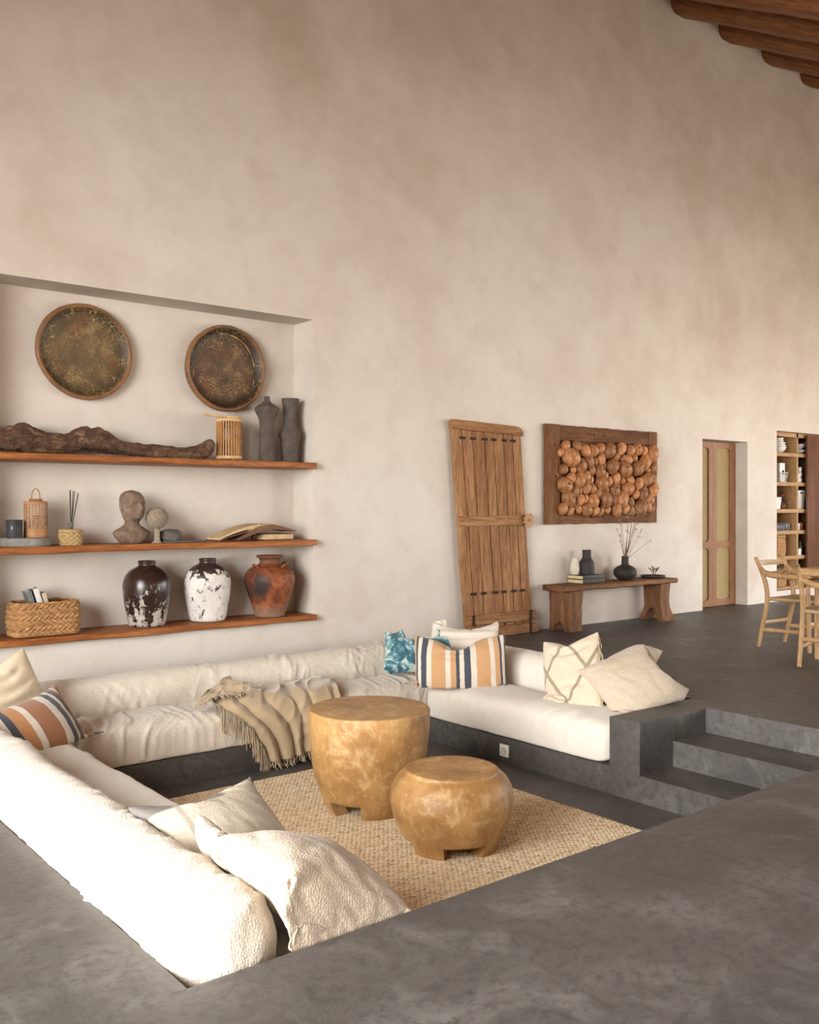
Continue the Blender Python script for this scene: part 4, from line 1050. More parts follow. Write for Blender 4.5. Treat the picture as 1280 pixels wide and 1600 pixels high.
# ---- lowest shelf: three jars
def make_jar(name, kind):
    g = Mat(name, .3); v = g.co('Object'); z = g.sep(v)[2]
    n1 = g.noise(v, 15, 7, .7, .5); n2 = g.noise(g.co('Object', (1, 1, .45)), 24, 7, .75, .4); n3 = g.noise(v, 5, 5, .6); fine = g.noise(v, 70, 4, .7)
    if kind == 'dark':
        base = g.ramp(n3, (.35, (.018, .009, .007)), (.7, (.045, .022, .016)))
        zz = g.ramp(z, (.0, .17), (.10, .13), (.22, .075), (.40, .02))
        chip = g.ramp(g.ma('ADD', g.ma('ADD', g.ma('MULTIPLY', n2, .6), g.ma('MULTIPLY', n1, .4)), zz), (.625, 0.0), (.64, 1.0))
        c = g.mix(chip, base, g.ramp(fine, (.3, (.33, .28, .25)), (.7, (.50, .45, .41))))
        g.set(Base_Color=c, Roughness=g.ramp(chip, (0, .22), (1, .85)), Specular_IOR_Level=.5)
    elif kind == 'white':
        base = g.ramp(n3, (.35, (.56, .53, .50)), (.7, (.72, .70, .66)))
        zz = g.ramp(z, (.0, .05), (.06, .02), (.27, .03), (.34, .09), (.39, .16), (.43, .40))
        dk = g.ramp(g.ma('ADD', n1, zz), (.605, 0.0), (.66, 1.0))
        c = g.mix(dk, base, g.ramp(fine, (.3, (.018, .011, .009)), (.7, (.06, .038, .03))))
        c = g.mix(g.ramp(n2, (.54, 0.0), (.72, .5)), c, (.30, .26, .235))
        g.set(Base_Color=c, Roughness=g.ramp(dk, (0, .75), (1, .3)))
    else:
        c = g.ramp(n1, (.30, (.07, .022, .011)), (.47, (.19, .052, .018)), (.66, (.34, .115, .04)))
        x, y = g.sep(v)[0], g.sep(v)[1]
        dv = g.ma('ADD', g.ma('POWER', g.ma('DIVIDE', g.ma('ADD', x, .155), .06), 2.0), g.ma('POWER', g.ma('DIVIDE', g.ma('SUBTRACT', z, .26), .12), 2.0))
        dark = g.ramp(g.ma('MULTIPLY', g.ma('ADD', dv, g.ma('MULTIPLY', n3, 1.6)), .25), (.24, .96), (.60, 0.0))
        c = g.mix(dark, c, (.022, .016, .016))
        c = g.mix(g.ramp(g.ma('ADD', z, g.ma('MULTIPLY', n3, .06)), (.05, .85), (.15, 0.0)), c, (.22, .15, .105))
        c = g.mix(g.ramp(z, (.41, 0.0), (.45, .7)), c, (.115, .058, .034))
        g.set(Base_Color=c, Roughness=.55, Specular_IOR_Level=.35)
    g.bump(fine, .25, .004); g.bump(n1, .2, .01); return g.m
PJ = [(0, 0), (.126, 0), (.134, .012), (.148, .09), (.167, .19), (.178, .28), (.174, .335), (.155, .385), (.115, .425), (.078, .441), (.061, .449), (.060, .466), (.066, .474), (.066, .486), (.058, .489), (.050, .484), (.048, .44)]
def jar(label, loc, k, mat, prof=PJ):
    V, F = lathe_data(prof, 72); V = np.array(V); w = 1 + .014 * pn(V * 6 + loc[0]) + .006 * pn(V * 18); V[:, 0] *= w * k; V[:, 1] *= w * k
    o = recalc(raw('storage_jar', V, F, mat)); o.location = loc; subsurf(o, 1)
    return tag(o, label, 'jar', 'big jars on the lowest shelf')
jar('glossy dark brown jar with peeling white patches round its base', (2.905, 6.715, Z3), 1.0, make_jar('dark_glaze', 'dark'))
jar('white flaking jar with a dark shoulder, between the brown and the rust jars', (3.408, 6.725, Z3), 1.03, make_jar('white_glaze', 'white'))
RUSTM = make_jar('rust_glaze', 'rust')
t = thing('eared_jar', 'rust red jar with small ear handles and a wide lip, nearest the niche corner', 'jar', (3.945, 6.69, Z3), 0, 'big jars on the lowest shelf')
recalc(lathe('body', [(0, 0), (.116, 0), (.122, .012), (.143, .09), (.176, .18), (.202, .27), (.206, .315), (.190, .365), (.145, .402), (.105, .416), (.084, .428), (.078, .45), (.086, .47), (.106, .480), (.110, .488), (.106, .496), (.094, .496), (.072, .47), (.065, .42)], RUSTM, t, 72, smooth_prof=1))
for a in (D2(195), D2(285), D2(240) + .9, D2(15)):
    c, s = math.cos(a), math.sin(a); pts = []
    for q in np.linspace(0, PI, 10):
        rr = .150 + .018 * math.sin(q) * 1.6; tt = .022 * math.cos(q); pts.append((rr * c - tt * s, rr * s + tt * c, .400 + .030 * math.sin(q)))
    tubes('ear_handle', [(pts, .007)], RUSTM, t, 8)
# basket with books
def basket(name, label, loc, sx, sy, h, mat, rnd=.06, na=26, rows=7, amp=.009, cat='basket', rz=0, lid=False, group=None):
    t = thing(name, label, cat, loc, rz, group)
    n, m = na * 12, rows * 12
    T = np.linspace(0, 1, n, endpoint=False)
    per = []
    hx, hy = sx / 2 - rnd, sy / 2 - rnd
    segs = [((-hx, -sy / 2), (hx, -sy / 2)), 'c', ((sx / 2, -hy), (sx / 2, hy)), 'c', ((hx, sy / 2), (-hx, sy / 2)), 'c', ((-sx / 2, hy), (-sx / 2, -hy)), 'c']
    cen = [(hx, -hy), (hx, hy), (-hx, hy), (-hx, -hy)]; k = 0; pts = []
    for sgm in segs:
        if sgm == 'c':
            a0 = -PI / 2 + k * PI / 2
            for q in np.linspace(0, PI / 2, 24, endpoint=False): pts.append((cen[k][0] + rnd * math.cos(a0 + q), cen[k][1] + rnd * math.sin(a0 + q)))
            k += 1
        else:
            for q in np.linspace(0, 1, 40, endpoint=False): pts.append((sgm[0][0] * (1 - q) + sgm[1][0] * q, sgm[0][1] * (1 - q) + sgm[1][1] * q))
    pts = np.array(pts + [pts[0]]); s = np.r_[0, np.cumsum(np.linalg.norm(np.diff(pts, axis=0), axis=1))]; s /= s[-1]
    bx, by = np.interp(T, s, pts[:, 0]), np.interp(T, s, pts[:, 1])
    tx, ty = np.roll(bx, -1) - np.roll(bx, 1), np.roll(by, -1) - np.roll(by, 1); l = np.hypot(tx, ty); nx_, ny_ = ty / l, -tx / l
    Zz = np.linspace(0, 1, m)
    U, Vv = np.meshgrid(T * na, Zz * rows, indexing='ij')
    row = np.floor(np.minimum(Vv, rows - 1e-4)); fv = Vv - row
    sgn = np.where(row % 2 == 0, 1, -1)
    ph = U * 2 + sgn * fv * 1.2 + row * .35
    f = ph - np.floor(ph)
    D = amp * (np.sin(PI * f) ** .55) * (np.sin(PI * np.clip(fv, 0, 1)) ** .4) + .5 * amp * (f - .5) * 0
    D = D + .003 * pn(np.stack([U * .7, Vv * .9, U * 0], -1))
    bul = .010 * np.sin(PI * Zz)[None]
    X = bx[:, None] + nx_[:, None] * (D + bul); Y = by[:, None] + ny_[:, None] * (D + bul); Z = Zz[None] * h + .004 * np.sin(U * 2.1) * (Zz[None] > .97)
    V = np.stack([X, Y, np.broadcast_to(Z, X.shape)], -1).reshape(-1, 3)
    F = gridfaces(n, m, True, False); F.append(tuple(i * m for i in range(n)))
    o = recalc(raw('woven_body', V, F, mat, t))
    md = o.modifiers.new('th', 'SOLIDIFY'); md.thickness = .008; md.offset = -1
    rim = [(bx[i] + nx_[i] * .004, by[i] + ny_[i] * .004, h + .002 + .002 * math.sin(i * .5)) for i in range(0, n, 3)]
    tubes('rim', [(rim + [rim[0]], .009)], mat, t, 6)
    if lid:
        box('lid', (0, 0, h + .02), (sx * 1.05, sy * 1.05, .03), mat, t, .008)
    return t
SEAG = Mat('seagrass', .75); v_ = SEAG.co('Object'); f_ = SEAG.noise(SEAG.co('Object', (30, 30, 60)), 1, 4, .6)
SEAG.set(Base_Color=SEAG.mix(SEAG.ramp(SEAG.noise(v_, 9, 4), (.35, .4), (.65, 0.0)), SEAG.ramp(f_, (.28, (.17, .075, .025)), (.5, (.36, .185, .068)), (.74, (.56, .35, .15))), (.25, .12, .05)))
SEAG.bump(SEAG.noise(SEAG.co('Object', (90, 90, 200)), 1, 3), .4, .004); SEAG = SEAG.m
basket('woven_basket', 'braided seagrass basket holding three books on the lowest shelf', (2.148, 6.705, Z3 + .004), .425, .24, .225, SEAG, .075, 17, 6, .019)
BLK = simple('book_edge_dark', (.04, .045, .05), .6); PALE = simple('pale_pages', (.60, .59, .56), .8, .06); GRN = simple('grey_green_cover', (.13, .14, .125), .6, .5, 30); CRM = simple('cream_cover', (.50, .43, .31), .7)
def tilted_book(label, x, y, z, th, cover, tilt, w=.125, h=.20):
    t = thing('book', label, 'book', (x, y, z), 0, 'books standing in the woven basket')
    t.rotation_euler = (0, tilt, D2(-6))
    box('pages', (0, 0, h / 2), (th - .006, w - .012, h - .008), PALE, t, .001)
    for s in (-1, 1): box('cover', (s * (th / 2 - .0015), 0, h / 2), (.003, w, h), cover, t, .001)
    box('spine', (0, -w / 2 + .002, h / 2), (th, .004, h), PALE if cover is BLK else cover, t, .001)
tilted_book('book with a mottled grey-green cover, outermost in the woven basket', 2.092, 6.705, .480, .040, GRN, -.30)
tilted_book('white-spined book with dark cover edges, next to the mottled book in the basket', 2.140, 6.705, .494, .038, BLK, -.30)
tilted_book('low cream book behind the white-spined book in the basket', 2.194, 6.71, .462, .030, CRM, -.30)
# ------------------------------------------------------------------ old door leaning on the wall
def old_door():
    t = thing('plank_door', 'old plank door with iron staples leaning on the wall beside the sofa', 'door panel', (6.415, 6.54, 0))
    W_ = .897
    def pt(u, z, y): return (6.415 * 0 + (5.967 - 6.415) + u * (W_ + .025 * z / 2.05) - .085 * z, y - 6.54 + .025 * z / 2.05, z)
    def slab(name, u0, u1, z0, z1, yf, th, mat, seed, wob=.004, roundtop=0):
        n = 34; m = 10; V = []
        zz = np.linspace(z0, z1, n)
        for i, z in enumerate(zz):
            a = wob * float(pn(np.array([[z * 4, seed * 3.7, 0]]))[0]); b = wob * float(pn(np.array([[z * 4, seed * 3.7, 5]]))[0])
            e = min(z - z0, z1 - z); c = max(0, .006 - e) * .6
            l, r = u0 + (a + c) / W_, u1 - (b + c) / W_
            for u, y in ((l, yf + th), (l, yf + .006), (l + .006 / W_, yf), ((l * 2 + r) / 3, yf - .002), ((l + 2 * r) / 3, yf - .001), (r - .006 / W_, yf), (r, yf + .006), (r, yf + th)): V.append(pt(u, z, y))
        F = gridfaces(n, 8, False, True); F += [tuple(range(8))[::-1], tuple(range((n - 1) * 8, n * 8))]
        o = recalc(raw(name, V, F, mat, t)); o.data.set_sharp_from_angle(angle=D2(35)); return o
    def hrail(name, z0, z1, z0r, z1r, u0, u1, yf, th, mat, seed, rc=.02, rc2=None):
        n = 40; V = []
        uu = np.linspace(u0, u1, n)
        for i, u in enumerate(uu):
            q = (u - u0) / (u1 - u0); b = z0 + (z0r - z0) * q; tp = z1 + (z1r - z1) * q
            e = min((u - u0), (u1 - u)) * W_; k = rc if q < .5 else (rc2 or rc)
            if e < k: tp -= (1 - math.sqrt(max(0, 1 - (1 - e / k) ** 2))) * min(.04, k)
            w = .004 * float(pn(np.array([[u * 5, seed * 2.1, 1]]))[0]); w2 = .004 * float(pn(np.array([[u * 5, seed * 2.1, 9]]))[0])
            for z, y in ((b + w, yf + th), (b + w, yf + .005), (b + w + .005, yf), (tp + w2 - .005, yf), (tp + w2, yf + .005), (tp + w2, yf + th)): V.append(pt(u, z, y))
        F = gridfaces(n, 6, False, True); F += [tuple(range(6)), tuple(range((n - 1) * 6, n * 6))[::-1]]
        o = recalc(raw(name, V, F, mat, t)); o.data.set_sharp_from_angle(angle=D2(35)); return o
    U = [0, .143, .285, .455, .583, .735, .867, 1.0]
    for k in range(7): slab('plank', U[k] + .004, U[k + 1] - .004, .10, 2.0 - .006 * k, 6.532 + (.004 if k in (2, 5) else 0), .03, WOOD_OLD, k + 1)
    hrail('top_rail', 1.972, 2.062, 1.945, 2.035, -.006, 1.006, 6.508, .055, WOOD_OLDX, 11, .03, .12)
    hrail('middle_rail', 1.062, 1.160, 1.066, 1.165, .01, 1.0, 6.510, .03, WOOD_OLDX, 12, .008)
    hrail('bottom_rail', .132, .225, .128, .226, .02, 1.03, 6.506, .05, WOOD_OLDX, 13, .012)
    hrail('bottom_rail', 0.006, .10, 0.004, .098, .04, 1.05, 6.500, .056, WOOD_OLDX, 14, .012)
    def plate(name, u, z, w, h, y):
        c = pt(u, z, y); box(name, c, (w, .006, h), IRON, t, .0015)
    for u in U[1:-1]:
        plate('staple', u, 1.893, .072, .026, 6.530); plate('staple', u, .425, .070, .026, 6.524)
    plate('strap', .095, .178, .030, .098, 6.503); plate('strap', .935, .115, .030, .225, 6.497)
    # carved flower
    c = pt(.985, 1.115, 6.488); bm = bmesh.new()
    for k in range(11):
        a = 2 * PI * k / 11; r = bmesh.ops.create_icosphere(bm, subdivisions=2, radius=1)
        for v in r['verts']:
            q = v.co; x, z, y = q.x * .036 + .040, q.y * .0155, q.z * .012
            z += 0; y += -.004 * math.sin(q.x * 2) + (.004 if abs(q.y) < .25 else 0)
            v.co = Vector((x * math.cos(a) - z * math.sin(a), y, x * math.sin(a) + z * math.cos(a))) + Vector(c)
    o = bm_obj('carved_flower', bm, simple('pale_carved_wood', (.42, .255, .135), .6, .25, 30, .4), t, True)
    bm = bmesh.new(); r = bmesh.ops.create_icosphere(bm, subdivisions=2, radius=.014)
    for v in r['verts']: v.co += Vector(c) + Vector((0, -.006, 0))
    bm_obj('flower_centre', bm, WOOD_OLD, t, True)
old_door()

# ------------------------------------------------------------------ framed burl panel
def burl_panel():
    x0, x1, z0, z1 = 7.085, 8.905, 1.068, 2.092; cx, cz = (x0 + x1) / 2, (z0 + z1) / 2
    t = thing('burl_panel', 'rough wooden frame filled with round wooden burls hung above the bench', 'wall art', (cx, 6.598, cz))
    w, h = x1 - x0, z1 - z0
    def board(name, bx0, bx1, bz0, bz1, mat, seed, th=.045):
        horiz = bx1 - bx0 > bz1 - bz0; n = 60; V = []
        L = np.linspace(0, 1, n)
        for q in L:
            a = .007 * float(pn(np.array([[q * 9, seed, 0]]))[0]) + .004 * float(pn(np.array([[q * 30, seed, 0]]))[0]); b = .006 * float(pn(np.array([[q * 9, seed, 7]]))[0])
            if horiz:
                x = bx0 + (bx1 - bx0) * q; V += [(x, 0, bz0 + b), (x, -th, bz0 + b + .005), (x, -th - .002, (bz0 + bz1) / 2), (x, -th, bz1 + a - .005), (x, 0, bz1 + a)]
            else:
                z = bz0 + (bz1 - bz0) * q; V += [(bx0 + b, 0, z), (bx0 + b + .005, -th, z), ((bx0 + bx1) / 2, -th - .002, z), (bx1 + a - .005, -th, z), (bx1 + a, 0, z)]
        F = gridfaces(n, 5, False, True); F += [tuple(range(5)), tuple(range((n - 1) * 5, n * 5))[::-1]]
        o = recalc(raw(name, V, F, mat, t)); o.data.set_sharp_from_angle(angle=D2(35))
    board('stile', -w / 2, -w / 2 + .20, -h / 2, h / 2, WOOD_FRAMEZ, 1.3, .05); board('stile', w / 2 - .16, w / 2, -h / 2, h / 2, WOOD_FRAMEZ, 4.3, .05)
    board('top_board', -w / 2 + .2, w / 2 - .16, h / 2 - .16, h / 2, WOOD_FRAME, 7.1); board('bottom_board', -w / 2 + .2, w / 2 - .16, -h / 2, -h / 2 + .15, WOOD_FRAME, 9.7)
    box('backing', (0, -.012, 0), (w - .3, .02, h - .26), WOOD_FRAME, t, 0)
    for bx, bz in ((-.18, .43), (-.02, .43), (-.22, -.44), (-.03, -.44), (-.80, .30), (-.78, -.02)):
        lathe_o = lathe('nail_hole', [(.012, 0), (.012, .003), (0, .003)], IRON, t, 10); lathe_o.rotation_euler = (PI / 2, 0, 0); lathe_o.location = (bx, -.052 if bx < -.7 else -.047, bz)
    g = Mat('burl_wood', .5); v = g.co('Object', (7, 7, 2.2)); n = g.noise(v, 4.5, 5, .65, .6); n2 = g.noise(g.co('Object'), 30, 4, .7)
    c = g.ramp(n, (.28, (.17, .060, .020)), (.5, (.36, .155, .058)), (.74, (.58, .32, .145)))
    g.set(Base_Color=g.mix(g.ramp(n2, (.36, .5), (.5, 0.0)), c, (.14, .055, .024)), Specular_IOR_Level=.35); g.bump(n, .25, .01); g.bump(n2, .25, .004)
    oi = g.n.new('ShaderNodeObjectInfo'); rv = oi.outputs['Random']
    hs = g.n.new('ShaderNodeHueSaturation'); g.t.links.new(g.b.inputs['Base Color'].links[0].from_socket, hs.inputs['Color']); g.t.links.new(g.ma('ADD', g.ma('MULTIPLY', rv, .75), .65), hs.inputs['Value']); g.t.links.new(hs.outputs[0], g.b.inputs['Base Color'])
    HOLE = simple('burl_hole', (.022, .010, .006), .9)
    r = random.Random(12); placed = []
    X0, X1, Z0_, Z1_ = -.75, .83, -.41, .345
    for target, cnt in ((.088, 10), (.072, 22), (.058, 30), (.043, 40)):
        tries = 0; k = 0
        while k < cnt and tries < 4000 and len(placed) < 98:
            tries += 1; R = target * r.uniform(.9, 1.12); x, z = r.uniform(X0 + R * .6, X1 - R * .6), r.uniform(Z0_ + R * .6, Z1_ - R * .6)
            if all(math.hypot(x - a, z - b) > (R + c_) * .84 for a, b, c_ in placed): placed.append((x, z, R)); k += 1
    for i, (x, z, R) in enumerate(placed):
        bm = bmesh.new(); bmesh.ops.create_icosphere(bm, subdivisions=4, radius=1)
        co_ = np.array([q.co[:] for q in bm.verts]); el = r.uniform(1.0, 1.35); an = r.uniform(-.9, .9) + PI / 2
        k = 1 + .07 * pn(co_ * 1.2 + i) + .02 * pn(co_ * 4 + i)
        dimp = np.array([r.uniform(.1, .5), -.8, r.uniform(-.5, .2)]); dimp /= np.linalg.norm(dimp)
        k = k - .16 * np.exp(-((co_ - dimp) ** 2).sum(1) / .018)
        co_ = co_ * k[:, None] * R * np.array([el, .95, .95])
        ca, sa = math.cos(an), math.sin(an)
        co_ = np.stack([co_[:, 0] * ca - co_[:, 2] * sa, co_[:, 1], co_[:, 0] * sa + co_[:, 2] * ca], 1)
        off = np.array([0, -.030 - R * .72, 0])
        for q, p in zip(bm.verts, co_): q.co = p + off
        b = bm_obj('burl', bm, g.m, t, True); b.location = (x, 0, z)
        hole = lathe('burl_hole', [(R * .20, 0), (R * .17, R * .05), (0, R * .06)], HOLE, b, 12)
        d = dimp * R * np.array([el, .95, .95]) * .86; d = np.array([d[0] * ca - d[2] * sa, d[1], d[0] * sa + d[2] * ca])
        hole.location = tuple(d + off); hole.rotation_euler = Vector(d).to_track_quat('Z', 'Y').to_euler()
burl_panel()

# ------------------------------------------------------------------ bench and what stands on it
def bench():
    t = thing('rustic_bench', 'rough low wooden bench with two carved slab legs against the wall', 'bench', (7.94, 6.42, 0))
    n = 70; V = []; o0 = np.array([7.94, 6.42, 0])
    X = np.linspace(7.03, 8.87, n)
    for x in X:
        q = (x - 7.03) / 1.84
        a = .012 * float(pn(np.array([[x * 2.2, 1.1, 0]]))[0]); b = .008 * float(pn(np.array([[x * 4, 3.1, 0]]))[0])
        yf = 6.252 + a + max(0, .012 - (x - 7.03)) * .5; yb = 6.58 + b
        zb = .405 + .010 * float(pn(np.array([[x * 3, 5.1, 0]]))[0])
        V += [(x, yb, zb), (x, yf + .02, zb), (x, yf, zb + .012), (x, yf, .448), (x, yf + .010, .459), (x, yb, .460)]
    V = np.array(V) - o0
    for k in range(6): V[k, 0] += (V[k, 1] + .17) * .25
    F = gridfaces(n, 6, False, True); F += [tuple(range(6)), tuple(range((n - 1) * 6, n * 6))[::-1]]
    o = recalc(raw('top_board', V, F, WOOD_BENCH, t)); o.data.set_sharp_from_angle(angle=D2(35))
    def leg(x0, x1, y0, y1, arch_h, flare, seed):
        # outline in y,z with an arch below, pushed out in x
        ys_ = np.linspace(y0, y1, 26); nz = 26; V = []; F = []
        w = y1 - y0
        ztop = .412
        bot = []
        for y in ys_:
            q = (y - y0) / w
            bot.append(arch_h * max(0, 1 - (abs(q - .52) / .27) ** 2) ** .6 if abs(q - .52) < .27 else 0)
        def pos(i, j, side):
            y = ys_[i]; z = bot[i] + (ztop - bot[i]) * j / (nz - 1); q = (y - y0) / w
            zz = z / ztop
            fl = flare * max(0, 1 - zz * 2.6) ** 1.5
            y2 = y + (q - .5) * 2 * fl * .55
            x = x0 + (x1 - x0) * side
            nzv = float(pn(np.array([[y * 9, z * 5, seed + side * 3]]))[0]); n2 = float(pn(np.array([[y * 25, z * 9, seed + side * 3]]))[0])
            x += (-1 if side == 0 else 1) * (.014 * nzv + .005 * n2 - .008 * math.sin(zz * PI) + fl * .55 * (1 if side else .15))
            y2 += .010 * float(pn(np.array([[z * 9, seed, q * 2]]))[0])
            return (x - o0[0], y2 - o0[1], z)
        m = len(ys_)
        for s in (0, 1):
            for i in range(m):
                for j in range(nz): V.append(pos(i, j, s))
        F += gridfaces(m, nz) + [tuple(reversed(f)) for f in gridfaces(m, nz, off=m * nz)]
        K = m * nz
        for j in range(nz - 1):
            F += [(j, j + 1, K + j + 1, K + j), ((m - 1) * nz + j, K + (m - 1) * nz + j, K + (m - 1) * nz + j + 1, (m - 1) * nz + j + 1)]
        for i in range(m - 1):
            F += [(i * nz, K + i * nz, K + (i + 1) * nz, (i + 1) * nz), (i * nz + nz - 1, (i + 1) * nz + nz - 1, K + (i + 1) * nz + nz - 1, K + i * nz + nz - 1)]
        o = recalc(raw('slab_leg', V, F, WOOD_BENCHZ, t)); o.data.set_sharp_from_angle(angle=D2(50))
    leg(7.135, 7.325, 6.285, 6.565, .085, .0, 2.0)
    leg(8.62, 8.80, 6.30, 6.525, .135, .10, 6.0)
bench()
BT = .460
PAGE = simple('yellowed_pages', (.55, .46, .24), .85, .1, 40); MARB = make_ceramic('dark_marbled_cover', (.012, .011, .010), (.05, .043, .032), .6, 40, .2, .4)
def flat_book(label, loc, s, group):
    t = thing('hardback_book', label, 'book', loc, 0, group)
    box('pages', (.0, 0, s[2] / 2), (s[0] - .012, s[1] - .012, s[2] - .008), PAGE, t, .001)
    for z in (.002, s[2] - .002): box('cover', (.0, 0, z), (s[0], s[1], .004), MARB if z < .01 else MARB, t, .001)
    box('spine', (.0, -s[1] / 2 + .002, s[2] / 2), (s[0], .005, s[2]), MARB, t, .002)
flat_book('lower of the two dark marbled books with yellowed pages on the bench', (7.60, 6.475, BT), (.345, .215, .042), 'books on the bench')
flat_book('upper of the two dark marbled books on the bench, carrying two small vases', (7.60, 6.478, BT + .043), (.340, .212, .040), 'books on the bench')
BZ = BT + .0835
o = recalc(lathe('small_vase', [(0, 0), (.034, 0), (.044, .01), (.052, .05), (.051, .09), (.040, .135), (.030, .158), (.031, .175), (.036, .184), (.030, .184), (.024, .16)], make_ceramic('cream_ceramic', (.52, .48, .36), (.62, .58, .46), .5, 14, .5, .4), None, 40, smooth_prof=1)); o.location = (7.456, 6.505, BZ)
tag(o, 'small cream ceramic vase standing on the stacked books', 'vase')
o = recalc(lathe('bottle_vase', [(0, 0), (.074, 0), (.079, .008), (.079, .10), (.074, .135), (.052, .165), (.044, .185), (.046, .25), (.049, .256), (.042, .256), (.036, .19)], make_ceramic('black_ceramic', (.020, .016, .014), (.046, .039, .034), .7, 16, .5, .4), None, 44, smooth_prof=1)); o.location = (7.585, 6.455, BZ)
tag(o, 'black bottle-necked ceramic vase standing on the stacked books', 'vase')
t = thing('flower_vase', 'round black narrow-necked vase holding thin dried stems on the bench', 'vase', (8.20, 6.445, BT))
recalc(lathe('body', [(0, 0), (.06, 0), (.075, .006), (.110, .035), (.127, .075), (.120, .115), (.085, .145), (.050, .158), (.038, .172), (.036, .25), (.039, .256), (.032, .256), (.028, .18)], make_ceramic('matt_black_clay', (.016, .0125, .010), (.030, .024, .020), .65, 12, .2, .35), t, 56, smooth_prof=1))
STEM = simple('dry_stem', (.22, .145, .085), .8, .25, 40); BUD = simple('dry_bud', (.36, .28, .19), .9, .3, 40)
r = random.Random(4)
for k, (dx, dz) in enumerate(((-.30, .30), (-.255, .36), (-.20, .17), (-.16, .40), (-.10, .27), (-.06, .52), (-.03, .42), (-.01, .56), (.03, .47), (.05, .36), (.07, .54), (.10, .29), (.13, .46), (.17, .22), (.20, .28), (.225, .17), (-.22, .24), (.02, .60), (-.08, .46))):
    a = r.uniform(-.17, -.03); pts = []
    for q in np.linspace(0, 1, 8): pts.append((dx * q ** 1.15 + .008 * math.sin(q * 5 + k), a * q, .20 + (dz + .055) * q))
    s = tubes('dried_stem', [(pts, [.0026 - .0014 * q for q in np.linspace(0, 1, 8)])], STEM, t, 5)
    bm = bmesh.new()
    for _ in range(3):
        e = pts[-1]; q = bmesh.ops.create_icosphere(bm, subdivisions=1, radius=r.uniform(.005, .0085))
        o_ = Vector((e[0] + r.uniform(-.018, .018), e[1] + r.uniform(-.012, .012), e[2] + r.uniform(-.02, .012)))
        for v in q['verts']: v.co += o_
    bm_obj('buds', bm, BUD, s, True)
o = recalc(lathe('wooden_dish', [(0, .004), (.10, .0), (.125, .006), (.134, .022), (.134, .032), (.126, .032), (.118, .018), (0, .014)], simple('dark_dish', (.045, .032, .026), .55, .2, 12), None, 48)); o.location = (8.655, 6.42, BT)
tag(o, 'shallow dark round dish at the far end of the bench', 'dish')
t = thing('dried_sprig', 'bare branching sprig with tiny buds lying in the dark dish', 'twig', (8.67, 6.42, BT + .016))
V = []; lst = []
for k in range(9):
    a = r.uniform(0, 2 * PI); L = r.uniform(.06, .11); c, s = math.cos(a) * .75, math.sin(a) * .5
    p = [(0, 0, 0), (c * L * .4, s * L * .4, L * .55), (c * L * .9, s * L * .9, L)]; lst.append((p, .0028)); lst.append(([p[1], (p[1][0] + r.uniform(-.03, .03), p[1][1] + r.uniform(-.02, .02), p[1][2] + .035)], .002))
tubes('twigs', lst, simple('dark_twig', (.09, .055, .035), .8), t, 5)
bm = bmesh.new()
for p, _ in lst:
    q = bmesh.ops.create_icosphere(bm, subdivisions=1, radius=r.uniform(.006, .011))
    for v in q['verts']: v.co += Vector(p[-1])
bm_obj('buds', bm, simple('pale_and_brown_bud', (.26, .17, .12), .8, .6, 60), t, True)
# ------------------------------------------------------------------ recessed door with cane panels
def rrect(x0, x1, z0, z1, r, n=10):
    P = []
    for cx, cz, a0 in ((x1 - r, z1 - r, 0), (x0 + r, z1 - r, PI / 2), (x0 + r, z0 + r, PI), (x1 - r, z0 + r, 1.5 * PI)):
        for k in range(n): a = a0 + PI / 2 * k / (n - 1); P.append((cx + r * math.cos(a), cz + r * math.sin(a)))
    return P
def frame_ring(outer, inner, y0, y1, V, F):
    """flat ring from a rounded opening out to a rectangle, with thickness towards +y"""
    P = rrect(*inner); cx, cz = (inner[0] + inner[1]) / 2, (inner[2] + inner[3]) / 2; n = len(P); o = len(V)
    k = n // 4; cor = [(outer[1], outer[3]), (outer[0], outer[3]), (outer[0], outer[2]), (outer[1], outer[2])]
    Q = []
    for i, (x, z) in enumerate(P):
        c = i // k; Q.append(cor[c])
    for x, z in P: V.append((x, y0, z))
    for x, z in Q: V.append((x, y0, z))
    for x, z in P: V.append((x, y1, z))
    for i in range(n):
        j = (i + 1) % n
        if Q[i] == Q[j]: F.append((o + i, o + j, o + n + j))
        else: F.append((o + i, o + j, o + n + j, o + n + i))
        F.append((o + i, o + 2 * n + i, o + 2 * n + j, o + j))
CANEM = Mat('woven_cane', .7); v_ = CANEM.co('Object'); w1 = CANEM.wave(v_, 62, 1.0, 2, 3, 'BANDS', 'Z'); w2 = CANEM.wave(v_, 90, .6, 2, 3, 'BANDS', 'X')
CANEM.set(Base_Color=CANEM.mix(CANEM.ramp(CANEM.noise(CANEM.co('Object', (6, 6, 60)), 1, 3), (.35, .45), (.65, 0.0)), CANEM.ramp(w1, (.1, (.29, .205, .085)), (.6, (.375, .275, .125))), (.25, .17, .07))); CANEM.bump(w1, .3, .004); CANEM.bump(w2, .2, .003); CANEM = CANEM.m
d1 = thing('door_1', None, None, (10.37, 6.775, 0)); d1['kind'] = 'structure'
